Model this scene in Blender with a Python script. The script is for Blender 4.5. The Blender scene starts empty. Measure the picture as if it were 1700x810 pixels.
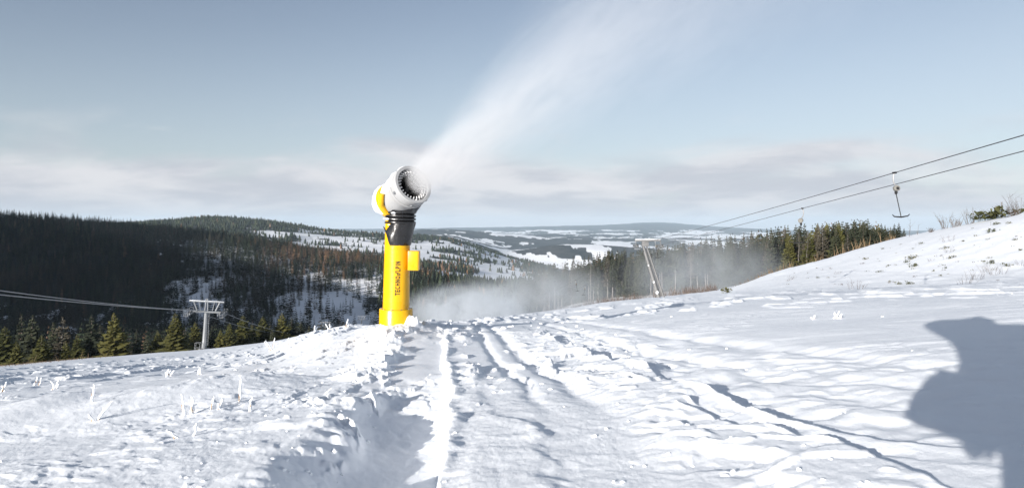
import bpy, bmesh, math, random
import numpy as np
from mathutils import Vector, Matrix
R = math.radians
C = bpy.context.scene.collection
scn = bpy.context.scene

# ------------------------------------------------------------------ camera, sky, sun, exposure
F = 1128.0; HOR = 372.0                      # focal length and horizon row, in photo pixels (1700 wide)
cam_d = bpy.data.cameras.new('camera'); cam = bpy.data.objects.new('camera', cam_d); C.objects.link(cam)
cam.location = (0, 0, 0); cam.rotation_euler = (R(90), 0, 0)
cam_d.sensor_width = 36; cam_d.lens = 36*F/1700; cam_d.shift_y = (HOR-405)/1700
cam_d.clip_start = 0.02; cam_d.clip_end = 120000
cam_d.dof.use_dof = True; cam_d.dof.focus_distance = 13; cam_d.dof.aperture_fstop = 4.0
scn.camera = cam
SUN_AZ = 214.3; SUN_EL = 14.0
TO_SUN = Vector((math.sin(R(SUN_AZ))*math.cos(R(SUN_EL)), math.cos(R(SUN_AZ))*math.cos(R(SUN_EL)), math.sin(R(SUN_EL))))
sd = bpy.data.lights.new('sun', 'SUN'); sun = bpy.data.objects.new('sun', sd); C.objects.link(sun)
sd.energy = 5.0; sd.angle = R(0.53); sd.color = (1.0, 0.95, 0.89)
sun.rotation_euler = TO_SUN.to_track_quat('Z', 'Y').to_euler(); sun.location = (0, 0, 50)
scn.view_settings.view_transform = 'Standard'; scn.view_settings.look = 'None'
scn.view_settings.exposure = 0.83; scn.view_settings.gamma = 1.0
scn.view_settings.use_curve_mapping = False
scn.render.engine = 'CYCLES'
scn.cycles.volume_bounces = 1; scn.cycles.max_bounces = 6; scn.cycles.transparent_max_bounces = 8
scn.cycles.volume_step_rate = 0.6; scn.cycles.volume_max_steps = 256
scn.cycles.use_denoising = True

def N(nt, t, x=0, y=0, **k):
    n = nt.nodes.new(t); n.location = (x, y)
    for a, v in k.items(): setattr(n, a, v)
    return n
def MATH(nt, op, a, b=None, c=None, clamp=False):
    n = nt.nodes.new('ShaderNodeMath'); n.operation = op; n.use_clamp = clamp
    for i, v in enumerate((a, b, c)):
        if v is None: continue
        if isinstance(v, (int, float)): n.inputs[i].default_value = v
        else: nt.links.new(v, n.inputs[i])
    return n.outputs[0]
def STEP(nt, v, e0, e1, o0=0.0, o1=1.0):
    n = nt.nodes.new('ShaderNodeMapRange'); n.interpolation_type = 'SMOOTHSTEP'
    nt.links.new(v, n.inputs[0])
    for i, q in enumerate((e0, e1, o0, o1)): n.inputs[i+1].default_value = q
    return n.outputs[0]
def MIX(nt, fac, a, b):
    n = nt.nodes.new('ShaderNodeMix'); n.data_type = 'RGBA'
    if isinstance(fac, (int, float)): n.inputs[0].default_value = fac
    else: nt.links.new(fac, n.inputs[0])
    for i, v in ((6, a), (7, b)):
        if isinstance(v, tuple): n.inputs[i].default_value = (*v, 1)[:4]
        else: nt.links.new(v, n.inputs[i])
    return n.outputs[2]
def NOISE(nt, vec, scale, detail=4, rough=0.55, dist=0.0):
    n = nt.nodes.new('ShaderNodeTexNoise'); n.inputs['Scale'].default_value = scale
    n.inputs['Detail'].default_value = detail; n.inputs['Roughness'].default_value = rough
    n.inputs['Distortion'].default_value = dist
    if vec is not None: nt.links.new(vec, n.inputs['Vector'])
    return n.outputs['Fac']

SKY_STRENGTH = 0.073
def build_world():
    w = bpy.data.worlds.new('World'); scn.world = w; w.use_nodes = True
    nt = w.node_tree; nt.nodes.clear()
    out = N(nt, 'ShaderNodeOutputWorld'); bg = N(nt, 'ShaderNodeBackground')
    sky = N(nt, 'ShaderNodeTexSky'); sky.sky_type = 'NISHITA'; sky.sun_disc = False
    sky.sun_elevation = R(SUN_EL); sky.sun_rotation = R(SUN_AZ); sky.altitude = 900
    sky.air_density = 1.0; sky.dust_density = 1.5; sky.ozone_density = 1.2
    hs = N(nt, 'ShaderNodeHueSaturation'); hs.inputs['Saturation'].default_value = 0.77; hs.inputs['Value'].default_value = 0.90
    nt.links.new(sky.outputs[0], hs.inputs['Color'])
    tin = N(nt, 'ShaderNodeMix'); tin.data_type = 'RGBA'; tin.blend_type = 'MULTIPLY'; tin.inputs[0].default_value = 1
    nt.links.new(hs.outputs[0], tin.inputs[6]); tin.inputs[7].default_value = (1.00, 1.0, 1.04, 1)
    tc = N(nt, 'ShaderNodeTexCoord'); sep = N(nt, 'ShaderNodeSeparateXYZ')
    nt.links.new(tc.outputs['Generated'], sep.inputs[0])
    z = sep.outputs[2]
    zz = MATH(nt, 'ADD', MATH(nt, 'MAXIMUM', z, 0.0), 0.17)
    cmb = N(nt, 'ShaderNodeCombineXYZ')
    nt.links.new(MATH(nt, 'DIVIDE', sep.outputs[0], zz), cmb.inputs[0])
    nt.links.new(MATH(nt, 'DIVIDE', sep.outputs[1], zz), cmb.inputs[1])
    cmb.inputs[2].default_value = 3.7
    n1 = NOISE(nt, cmb.outputs[0], 0.55, 8, 0.5, 0.5)
    n2 = NOISE(nt, cmb.outputs[0], 1.9, 8, 0.6, 0.4)
    # low bank of stratus: dense near the horizon, ragged upper rim
    rim = MATH(nt, 'ADD', z, MATH(nt, 'MULTIPLY', MATH(nt, 'SUBTRACT', n1, 0.5), -0.36))
    bank = STEP(nt, rim, 0.130, 0.055)
    wisp = MATH(nt, 'MULTIPLY', STEP(nt, n2, 0.58, 0.80), STEP(nt, z, 0.30, 0.12))
    wisp = MATH(nt, 'MULTIPLY', wisp, 0.30)
    mask = MATH(nt, 'MAXIMUM', MATH(nt, 'MULTIPLY', bank, 0.92), wisp)
    n3 = NOISE(nt, cmb.outputs[0], 1.1, 6, 0.55, 0.5)
    shade = STEP(nt, MATH(nt, 'ADD', MATH(nt, 'MULTIPLY', n3, .65), MATH(nt, 'MULTIPLY', n2, .35)), 0.40, 0.60)
    ccol = MIX(nt, shade, (4.3, 4.45, 4.95), (6.1, 6.05, 6.25))
    low = STEP(nt, z, 0.055, 0.0)
    ccol = MIX(nt, MATH(nt, 'MULTIPLY', low, 0.6), ccol, (4.3, 4.6, 5.1))
    # milky veil that pales the blue towards the horizon
    veil = STEP(nt, MATH(nt, 'MULTIPLY_ADD', sep.outputs[0], -.10, z), 0.36, 0.02, 0.06, 0.52)
    base = MIX(nt, veil, tin.outputs[2], (5.0, 5.6, 6.2))
    col = MIX(nt, mask, base, ccol)
    nt.links.new(col, bg.inputs['Color']); bg.inputs['Strength'].default_value = SKY_STRENGTH
    nt.links.new(bg.outputs[0], out.inputs[0])
build_world()

# ------------------------------------------------------------------ numpy noise
def _hash(ix, iy, seed):
    h = (ix.astype(np.int64)*374761393 + iy.astype(np.int64)*668265263 + seed*974711) & 0xffffffff
    h = ((h ^ (h >> 13))*1274126177) & 0xffffffff
    h = h ^ (h >> 16)
    return (h & 0xffffff).astype(np.float32)/np.float32(0xffffff)
def vnoise(x, y, seed=0):
    ix = np.floor(x); iy = np.floor(y); fx = (x-ix).astype(np.float32); fy = (y-iy).astype(np.float32)
    fx = fx*fx*fx*(fx*(fx*6-15)+10); fy = fy*fy*fy*(fy*(fy*6-15)+10)
    a = _hash(ix, iy, seed); b = _hash(ix+1, iy, seed); c = _hash(ix, iy+1, seed); d = _hash(ix+1, iy+1, seed)
    return (a*(1-fx)+b*fx)*(1-fy) + (c*(1-fx)+d*fx)*fy
def fbm(x, y, seed=0, oct=4, gain=0.5):
    s = np.zeros(np.shape(x), np.float32); amp = 1.0; tot = 0
    for o in range(oct):
        ca, sa = math.cos(0.6*o), math.sin(0.6*o)
        s += amp*vnoise((x*ca-y*sa)+17.3*o, (x*sa+y*ca)-9.1*o, seed+o*31); tot += amp
        amp *= gain; x = x*2.03; y = y*2.03
    return s/tot
def sstep(e0, e1, v):
    t = np.clip((v-e0)/(e1-e0), 0, 1); return t*t*(3-2*t)
def bump(v, c, w): return np.exp(-((v-c)/w)**2)

# ------------------------------------------------------------------ terrain profile
H0 = 0.80                                   # camera height over the snow
PX = [-150, 0, 200, 340, 450, 540, 640, 700, 760, 850, 930, 1000, 1090, 1200, 1300, 1380, 1480, 1600, 1700, 1850]
L = [  # (depths, rows) of the land's folds, near to far, one entry per column of PX
 ([55,60,80,120,75,32,17,17,20,32,60,80,75,60,50,46,44,40,38,36],
  [617,610,594,580,568,548,538,535,535,526,515,502,495,488,484,482,478,474,471,466]),
 ([130,140,165,200,165,110,70,60,60,80,120,130,115,120,105,98,90,80,72,65],
  [650,640,620,600,595,585,575,560,560,550,523,506,497,485,449,430,398,371,351,315]),
 ([420,420,420,420,420,420,400,330,320,330,250,240,210,200,170,150,140,130,120,110],
  [650,640,620,610,600,590,580,580,575,548,513,499,490,480,465,450,425,400,385,350]),
 ([600,600,600,600,600,600,600,560,560,520,420,400,400,380,330,320,300,300,300,300],
  [555,545,535,525,518,515,518,515,512,508,498,485,475,465,455,450,440,430,420,400]),
 ([1150,1100,1050,1000,980,950,900,800,780,750,700,700,700,700,700,700,700,700,700,700],
  [358,365,381,395,410,427,438,468,478,488,480,475,460,450,440,430,420,410,400,390]),
 ([1500,1500,1450,1450,1450,1450,1400,1200,1200,1150,1200,1200,1200,1200,1200,1200,1200,1200,1200,1200],
  [385,385,395,405,414,430,436,448,456,468,470,465,460,455,450,445,440,435,430,420]),
 ([1850,1850,1850,1850,1850,1850,1800,1700,1700,1700,1700,1700,1700,1700,1700,1700,1700,1700,1700,1700],
  [380,380,389,398,406,418,425,436,442,455,460,455,452,450,447,444,440,435,430,425]),
 ([2600,2600,2600,2700,2700,2700,2800,2900,3000,3000,3000,3000,3000,3000,3000,3000,3000,3000,3000,3000],
  [376,376,374,362,369,386,391,393,400,430,448,450,440,430,425,420,415,410,405,400]),
 ([3700]*20, [386,386,384,374,380,394,398,400,408,438,455,455,445,436,432,428,424,420,415,410]),
 ([4800]*20, [395,395,395,395,395,395,394,389,392,420,404,406,414,418,416,414,412,410,408,405]),
 ([6000]*20, [405,405,405,405,405,405,402,395,396,414,412,412,412,412,412,410,410,408,406,405]),
 ([8000]*20, [392,392,392,392,392,392,388,382,381,391,397,398,399,399,399,399,399,399,399,399]),
 ([13000]*20, [389,389,389,389,389,389,388,387,387,388,388,388,388,388,389,390,390,390,390,390]),
 ([20000]*20, [380,380,380,380,380,380,380,379,378,377,375,374,368,377,382,383,383,383,383,383]),
 ([25000]*20, [390]*20)]
NLAY = len(L)
az_in = np.degrees(np.arctan((np.array(PX)-850)/F))
# country outside the frame: (azimuth, radii, tangents of elevation)
RB = [60,140,420,600,1000,1500,1850,2700,3700,4800,6000,8000,13000,20000,25000]
OUT = {
 -52: [-.165,-.19,-.17,-.07,.10,.03,.02,.01,0,-.01,-.02,-.01,-.01,-.005,-.01],
 -60: [-.15,-.17,-.15,-.01,.19,.12,.06,.03,.01,0,-.02,-.01,-.01,-.005,-.01],
 -75: [-.12,-.14,-.10,.10,.20,.14,.07,.03,.01,0,-.02,-.01,-.01,-.005,-.01],
 -88: [-.09,-.10,-.02,.19,.21,.12,.06,.03,.01,0,-.02,-.01,-.01,-.005,-.01],
 -98: [-.06,-.07,.02,.24,.25,.10,.05,.03,.01,0,-.02,-.01,-.01,-.005,-.01],
 -108: [-.04,-.04,.03,.24,.23,.10,.05,.03,.01,0,-.02,-.01,-.01,-.005,-.01],
 -117: [-.01,-.02,.0,.05,.08,.05,.04,.03,.01,0,-.02,-.01,-.01,-.005,-.01],
 -150: [.03,.03,.04,.04,.04,.04,.03,.02,.01,0,-.02,-.01,-.01,-.005,-.01],
 180: [.06,.07,.07,.06,.05,.04,.03,.02,.01,0,-.02,-.01,-.01,-.005,-.01],
 140: [.08,.09,.09,.07,.05,.04,.03,.02,.01,0,-.02,-.01,-.01,-.005,-.01],
 95: [.05,.08,.08,.05,.03,.02,.01,.0,-.01,-.01,-.02,-.01,-.01,-.005,-.01],
 60: [-.03,.06,.05,.02,.0,-.02,-.02,-.02,-.02,-.02,-.02,-.015,-.01,-.005,-.01]}
nodes = []
for i, a in enumerate(az_in):
    c = math.cos(R(a))
    nodes.append((a, [Y[i]/c for Y, _ in L], [(HOR-p[i])/F*c for _, p in L]))
for a, t in OUT.items(): nodes.append((a, RB, t))
nodes.append((-180, RB, OUT[180]))
nodes.sort(key=lambda q: q[0])
NA = np.array([n[0] for n in nodes]); NR = np.log(np.array([n[1] for n in nodes])); NT = np.array([n[2] for n in nodes])
fineaz = np.linspace(-180, 180, 3601)
def smooth_tab(tab, sig):
    f = np.stack([np.interp(fineaz, NA, tab[:, k]) for k in range(tab.shape[1])], 1)
    k = np.exp(-0.5*(np.arange(-60, 61)/sig)**2); k /= k.sum()
    p = np.concatenate([f[-61:-1], f, f[1:61]], 0)
    return np.stack([np.convolve(p[:, j], k, 'valid') for j in range(f.shape[1])], 1)
TABR = smooth_tab(NR, 9); TABT = smooth_tab(NT, 9)

def pchip(xk, yk, xq):
    """xk, yk: (cols, K); xq: (rows,) -> (rows, cols)"""
    h = np.diff(xk, axis=1); m = np.diff(yk, axis=1)/h
    d = np.zeros_like(yk)
    w1 = 2*h[:, 1:]+h[:, :-1]; w2 = h[:, 1:]+2*h[:, :-1]
    same = m[:, 1:]*m[:, :-1] > 0
    with np.errstate(divide='ignore', invalid='ignore'):
        dd = (w1+w2)/(w1/m[:, :-1]+w2/m[:, 1:])
    d[:, 1:-1] = np.where(same, dd, 0)
    out = np.zeros((len(xq), xk.shape[0]))
    for c in range(xk.shape[0]):
        i = np.clip(np.searchsorted(xk[c], xq)-1, 0, xk.shape[1]-2)
        t = np.clip((xq-xk[c, i])/h[c, i], 0, 1)
        out[:, c] = (yk[c, i]*(1+2*t)*(1-t)**2 + d[c, i]*h[c, i]*t*(1-t)**2
                     + yk[c, i+1]*t*t*(3-2*t) + d[c, i+1]*h[c, i]*t*t*(t-1))
    return out
# grid
AZ = np.concatenate([np.arange(-180, -60, 2.0), np.arange(-60, -42, 0.3), np.linspace(-42, 42, 1120)[:-1],
                     np.arange(42, 60, 0.3), np.arange(60, 180.01, 2.0)])
def geo(a, b, q): return np.exp(np.arange(math.log(a), math.log(b), q))
RR = np.concatenate([[0.02, 0.3, 0.7], geo(1.0, 30, .0052), geo(30, 220, .011), geo(220, 4200, .0085), geo(4200, 25000, .02), [25000]])
lr = np.log(RR)
tr = np.stack([np.interp(AZ, fineaz, TABR[:, k]) for k in range(NLAY)], 1)
tt = np.stack([np.interp(AZ, fineaz, TABT[:, k]) for k in range(NLAY)], 1)
T = pchip(tr, tt, lr)                                     # tangent, beyond the first crest
rc = np.exp(tr[:, 0]); vc = -tt[:, 0]
Rg, Ag = np.meshgrid(RR, np.radians(AZ), indexing='ij')
Sorig = (vc - 2*H0/rc) + H0/rc**2*Rg
tanA = np.clip(np.tan(np.clip(Ag, -1.2, 1.2)), -1.6, 1.6)*np.where(np.abs(Ag) > 1.2, np.clip((math.pi-np.abs(Ag))/1.94, 0, 1), 1)
Pl = np.where(np.cos(Ag) > 0, np.cos(Ag), np.cos(Ag)*.8)*.098 - np.sin(Ag)*.10
kb = sstep(4, np.minimum(22, .9*rc), Rg)
near = -H0 - (Pl*(1-kb)+Sorig*kb)*Rg
Z = np.where(Rg <= rc, near, T*Rg)
Xg = Rg*np.sin(Ag); Yg = Rg*np.cos(Ag)
# relief of the far country
far = sstep(250, 900, Rg)
Z += far*Rg*0.006*(fbm(Xg/260, Yg/260, 5, 5)-0.5)*sstep(26000, 9000, Rg)
Z += sstep(60, 130, Rg)*sstep(900, 300, Rg)*2.0*(fbm(Xg/25, Yg/25, 6, 4)-0.5)

GUN = ((657-850)/F*12.8, 12.8)
def snow_layers(x, y, k):
    """chunky layer k of the snow surface: heights before the wind has raked them"""
    r = np.hypot(x, y)
    d = x + 0.097*y + 0.10*(fbm(y/2.6, x*0+3.3, 11, 3)-0.5) + 0.10*(fbm(y/.8, x*0+8.1, 10, 3)-0.5)
    rag = fbm(x/.20, y/.20, 12, 4)-0.5; rag2 = fbm(x/.55, y/.55, 13, 4)-0.5
    u = 0.90*x - 0.43*y; w = 0.43*x + 0.90*y
    nearf = sstep(16, 9, r); midf = sstep(60, 22, r)
    z = np.zeros_like(x, dtype=np.float64)
    # crumbly bank left of the rut
    bk = bump(d+0.30*rag2, -.84, .21)
    gapb = sstep(.34, .60, fbm(x/.9, y/1.1, 30, 3))
    z += bk*(0.00+gapb*(.015+0.13*np.clip(fbm(x/.45, y/.55, 31, 4)*1.8-.55, 0, 1)))*nearf
    z += (.012+.06*gapb)*sstep(.46, .66, fbm(x/.30, y/.34, 32, 4))*sstep(-1.6, -1.1, d)*sstep(-.56, -.70, d)*nearf
    # broken plates and edges between the tracks
    e1 = .29 + .14*np.clip(5.0-y, 0, 3)
    z += 0.034*sstep(.46, .58, fbm(x/.33, y/.42, 34, 4))*bump(d, e1-.06, .10)*nearf*sstep(.40, .55, fbm(x/.8, y/.9, 58, 2))
    rough = sstep(.80, 1.15, d+.3*rag2)*sstep(1.74, 1.62, d)
    z += 0.040*sstep(.42, .68, fbm(u/.55, w/.34, 35, 4))*rough*nearf
    z += 0.016*sstep(.46, .62, fbm(u/.22, w/.15, 36, 3))*rough*nearf
    # long ridges: edges of the second track, steep on the lee
    m = d + .06*rag + .10*rag2 - .55*np.clip(3.5-y, 0, 1.3)**1.5
    hgt = (0.012+0.13*np.clip(fbm(x/.42, y/.42, 37, 3)-.22, 0, 1))*(.35+.65*sstep(2.3, 3.6, y))
    z += (.35*hgt*sstep(1.2, 1.6, m)*sstep(1.72, 1.65, m) - (.004+.95*hgt)*sstep(1.64, 1.72, m)*sstep(4.2, 2.0, m))*nearf
    z -= 0.8*hgt*sstep(1.36, 1.44, m+.05*rag2)*sstep(1.62, 1.48, m+.05*rag2)*nearf*sstep(4.6, 3.6, y)
    # drifts on the right
    rt = sstep(1.75, 2.3, d)
    z += 0.005*sstep(.44, .62, fbm(u/1.0+.8*rag2, w/.40+.5*rag2, 39, 4))*rt*midf
    z += 0.010*sstep(.52, .66, fbm(u/.40, w/.18, 48, 4))*rt*midf*sstep(.45, .60, fbm(x/2.5, y/2.5, 49, 2))
    # left field
    lf = sstep(-1.1, -2.0, d)
    patch = sstep(.42, .62, fbm(x/1.9, y/2.4, 50, 3))
    z += 0.012*sstep(.50, .62, fbm(u/.50, w/.30, 43, 4))*lf*midf*patch
    z += 0.009*sstep(.48, .64, fbm(u/.24, w/.13, 44, 3))*lf*nearf*patch
    z += 0.035*sstep(.57, .66, fbm(x/.30, y/.42, 51, 4, .6))*lf*sstep(.52, .62, fbm(x/1.4, y/2.0, 52, 2))*sstep(6, 10, y)*midf
    # crumbs in the middle distance
    cr = sstep(4.2, 8, y)*midf*sstep(-4.5, -2.8, d)*sstep(3.4, 1.2, d)
    z += 0.040*sstep(.53, .64, fbm(x/.28, y/.50, 45, 4))*cr*(.35+.65*sstep(-2.2, -1.2, d))*sstep(.40, .55, fbm(x/.9, y/3., 53, 3))
    z += 0.07*sstep(.60, .70, fbm(x/.8, y/1.6, 46, 3))*sstep(12, 20, r)*sstep(70, 40, r)
    # the gun has churned the snow round its foot
    g = np.hypot(x-GUN[0], y-GUN[1])
    z += .17*np.exp(-(((x-GUN[0]-.22)/.22)**2+((y-GUN[1]+.36)/.16)**2))*(.5+fbm(x/.16, y/.16, 59, 3)) + .07*np.exp(-(((x-GUN[0]+.30)/.25)**2+((y-GUN[1]+.32)/.16)**2))
    z += bump(g, .42, .26)*(0.03+.15*np.clip(fbm(x/.3, y/.3, 47, 3)-.35, 0, 1))
    return z
def snow_relief(x, y):
    r = np.hypot(x, y)
    d = x + 0.097*y + 0.10*(fbm(y/2.6, x*0+3.3, 11, 3)-0.5) + 0.10*(fbm(y/.8, x*0+8.1, 10, 3)-0.5)
    rag = fbm(x/.20, y/.20, 12, 4)-0.5; rag2 = fbm(x/.55, y/.55, 13, 4)-0.5
    nearf = sstep(16, 9, r); midf = sstep(60, 22, r)
    u = 0.90*x - 0.43*y; w = 0.43*x + 0.90*y
    # wind rakes the crumbs: gentle on the sunny side, steep on the far side
    h0 = snow_layers(x, y, 0)
    z = snow_layers(x - 1.9*h0*.62, y - 1.9*h0*.78, 0)
    # soft undulation and wind grain everywhere
    z += 0.012*(fbm((u+.5*rag2)/.9, (w+.3*rag2)/.45, 21, 4)-0.5)*midf
    z += (.006+.006*sstep(1.6, .2, d)*sstep(-.2, .1, d))*(fbm(u/.16+.6*rag, w/.14+.6*rag2, 22, 4, .65)-0.5)*nearf
    z += 0.006*(fbm(x/.05, y/.05, 24, 3, .6)-0.5)*sstep(9, 4, r)
    z += 0.008*(fbm(x/.10, y/.12, 25, 4, .7)-0.5)*sstep(16, 9, r)*sstep(-.7, -1.4, d)
    z += (0.10*(fbm(u/3.0, w/1.3, 26, 4, .6)-0.5)+.05*sstep(.55, .7, fbm(u/1.1, w/.6, 27, 3)))*sstep(24, 36, r)*sstep(130, 100, r)*sstep(0, 10, x)
    z += 0.15*(fbm(x/5.5, y/4.0, 23, 3)-0.5)*sstep(1.5, 8, r)*sstep(120, 30, r)
    z += 0.012*(fbm(u/2.4, w/1.4, 38, 3)-0.5)*sstep(1.75, 2.6, d)*midf
    # main rut
    lw = d+.08*rag+.15*rag2
    ramp = .72*sstep(-.98, -.50, lw)+.28*sstep(-.8, -.10, lw)
    lip = sstep(.03, -.05, d+.04*rag+.04*rag2)
    dep = 0.07*sstep(15, 9, y) + .21*sstep(7.2, 4.4, y+1.2*rag2)
    z -= ramp*lip*dep*sstep(0.6, 1.6, y)
    # broken lip on the right of the rut
    z += 0.032*bump(d+.07*rag+.06*rag2, .045, .05)*nearf*np.clip(fbm(x/.3, y/.30, 33, 3)*2.4-.75, 0, 1.2)
    # shallow step running beside the lip
    e1 = .29 + .14*np.clip(5.0-y, 0, 3)
    z += 0.016*sstep(.05, -.05, d-e1-.34*rag2-.1*rag)*sstep(.05, .18, d)*nearf*sstep(7, 4, y)*sstep(.35, .55, fbm(x/.7, y/.9, 57, 2))
    # wind ridges running across the left field, each with a lee hollow
    lf = sstep(-1.1, -2.2, d)
    for y0, sl, amp, sd in ((8.0, .12, .34, 41), (12.5, .05, .14, 55)):
        yr = y0 + sl*x + 1.0*(fbm(x/2.3, x*0+.7, sd, 3)-.5)
        a = amp*np.clip(fbm(x/1.8, x*0+2.2, sd+3, 2)*2.2-.45, .15, 1)
        z += lf*a*sstep(-2.4, 0, y-yr)*sstep(.22, 0, y-yr)
    # parallel groomed ruts running on towards the crest
    for dd, ww, hh in ((.62, .06, .03), (.95, .09, .045), (2.35, .11, .04), (3.2, .14, .035)):
        z -= hh*bump(d+.08*rag2, dd, ww)*sstep(3.5, 6, y)*sstep(30, 16, r)
    return z
msk = Rg < 130
Z[msk] += snow_relief(Xg[msk], Yg[msk])

AZr = np.radians(AZ)
def ground(x, y):
    x = np.atleast_1d(np.asarray(x, float)); y = np.atleast_1d(np.asarray(y, float))
    a = np.arctan2(x, y); r = np.log(np.hypot(x, y)+1e-9)
    j = np.clip(np.searchsorted(AZr, a)-1, 0, len(AZ)-2); i = np.clip(np.searchsorted(lr, r)-1, 0, len(RR)-2)
    fa = np.clip((a-AZr[j])/(AZr[j+1]-AZr[j]), 0, 1); fr = np.clip((r-lr[i])/(lr[i+1]-lr[i]), 0, 1)
    return (Z[i, j]*(1-fa)+Z[i, j+1]*fa)*(1-fr) + (Z[i+1, j]*(1-fa)+Z[i+1, j+1]*fa)*fr
def gz(x, y): return float(ground(x, y)[0])
def P(px, py, Y): return Vector(((px-850)/F*Y, Y, (HOR-py)/F*Y))
def on_ground(px, Y):
    x = (px-850)/F*Y; return Vector((x, Y, gz(x, Y)))

# land cover: how wooded the land is at a place (0..1)
def wooded(x, y):
    r = np.hypot(x, y); px = 850+F*x/np.maximum(y, 1e-3)
    px = np.where(y < 1, np.where(x < 0, -400, 2100), px)
    n = fbm(x/70, y/70, 61, 4); nb = fbm(x/230, y/230, 62, 3)
    f = np.zeros(np.shape(x))
    # left hillside
    left = sstep(360, 450, r)*sstep(1500, 1350, r)*sstep(700, 640, px)
    dens = 0.96-0.45*sstep(400, 560, px)*sstep(780, 640, y)
    ns = fbm(x/24, y/40, 66, 4, .6)
    clear = .9*sstep(.46, .58, ns)*sstep(240, 330, px)*sstep(820, 720, y)*sstep(.40, .55, n+.12*sstep(420, 560, px))
    clear = np.maximum(clear, .9*sstep(.57, .65, ns)*sstep(760, 560, y))
    clear = np.maximum(clear, .75*sstep(.68, .74, ns)*sstep(200, 300, px))
    road = bump(px+.5*(y-520), 610, 30)*sstep(380, 480, y)*sstep(700, 600, y)
    clear = np.maximum(clear, np.clip(road*1.5, 0, 1))
    f = np.maximum(f, left*dens*(1-.92*clear))
    # behind the gun, lower valley
    mid = sstep(640, 700, px)*sstep(905, 860, px)*sstep(380, 450, r)*sstep(1010, 850, r)
    f = np.maximum(f, mid*.95)
    band = sstep(690, 720, px)*sstep(800, 770, px)*bump(r, 1420, 130)
    f = np.maximum(f, band)
    # second ridge, field open on its flank
    r2 = sstep(1500, 1650, r)*sstep(3650, 3400, r)
    k = (r-1500)/1400.0
    field = sstep(440, 500, px+140*(k-.3))*sstep(880, 850, px)*sstep(.02, .10, k)*sstep(1.02-.0*px, .86, k+ .28*sstep(500, 460, px)+.20*(nb-.5)+.22*sstep(560, 640, px)*sstep(760, 700, px))
    f2 = r2*(1-.93*field*sstep(.72, .5, n))
    f2 = np.where((px > 700) & (r < 1950), f2*sstep(.45, .6, n)*.6, f2)
    f = np.maximum(f, f2)
    # right-hand wood
    rt = sstep(860, 900, px)*sstep(1560, 1500, px)*sstep(170, 215, r+.12*(1100-px)*-1*0)*sstep(1100, 900, r)
    f = np.maximum(f, rt*.9)
    # far country: long strips of field and wood
    fr = sstep(3600, 3900, r)
    s = fbm(x/520, y/900, 63, 5, .55)+.30*(fbm(x/110, y/160, 64, 4, .65)-.5)
    s = s+.05*sstep(8000, 4500, r)*0
    ff = sstep(.56, .455, s)
    ff = np.where(r < 5000, sstep(.60, .57, s), ff)
    hill = sstep(870, 900, px)*sstep(1100, 1060, px)*bump(r, 4500, 1000)
    ff = np.maximum(ff, hill*sstep(.62, .58, s))
    pl = bump(r, 11500, 1500)*sstep(.44, .49, s)*sstep(940, 1010, px)*sstep(1330, 1240, px)
    ff = np.where(r > 8200, np.maximum(ff*(1-pl), sstep(14500, 16500, r)), ff)
    f = np.maximum(f, fr*ff)
    return f

# ------------------------------------------------------------------ materials
def new_mat(name):
    m = bpy.data.materials.new(name); m.use_nodes = True; nt = m.node_tree
    return m, nt, nt.nodes['Principled BSDF'], nt.nodes['Material Output']
def simple(name, col, rough=.6, metal=0, var=.12, scale=8, bumpd=0.0, spec=.4):
    m, nt, b, o = new_mat(name)
    tc = N(nt, 'ShaderNodeTexCoord')
    n = NOISE(nt, tc.outputs['Object'], scale, 5)
    c = MIX(nt, n, tuple(v*(1-var) for v in col), tuple(min(1, v*(1+var)) for v in col))
    nt.links.new(c, b.inputs['Base Color'])
    b.inputs['Metallic'].default_value = metal; b.inputs['Specular IOR Level'].default_value = spec
    nt.links.new(STEP(nt, n, .3, .7, rough*.85, min(1, rough*1.15)), b.inputs['Roughness'])
    if bumpd:
        bp = N(nt, 'ShaderNodeBump'); bp.inputs['Strength'].default_value = .6; bp.inputs['Distance'].default_value = bumpd
        nt.links.new(NOISE(nt, tc.outputs['Object'], scale*2.5, 5), bp.inputs['Height']); nt.links.new(bp.outputs[0], b.inputs['Normal'])
    return m
def snow_mat(name, grain=True):
    m, nt, b, o = new_mat(name)
    b.inputs['Roughness'].default_value = .55; b.inputs['Specular IOR Level'].default_value = .25
    b.inputs['Base Color'].default_value = (.87, .895, .93, 1)
    tc = N(nt, 'ShaderNodeTexCoord')
    h = MATH(nt, 'ADD', NOISE(nt, tc.outputs['Object'], 55, 3, .7), MATH(nt, 'MULTIPLY', NOISE(nt, tc.outputs['Object'], 230, 2, .7), .5))
    bp = N(nt, 'ShaderNodeBump'); bp.inputs['Strength'].default_value = .45; bp.inputs['Distance'].default_value = .008
    nt.links.new(h, bp.inputs['Height']); nt.links.new(bp.outputs[0], b.inputs['Normal'])
    return m
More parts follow.
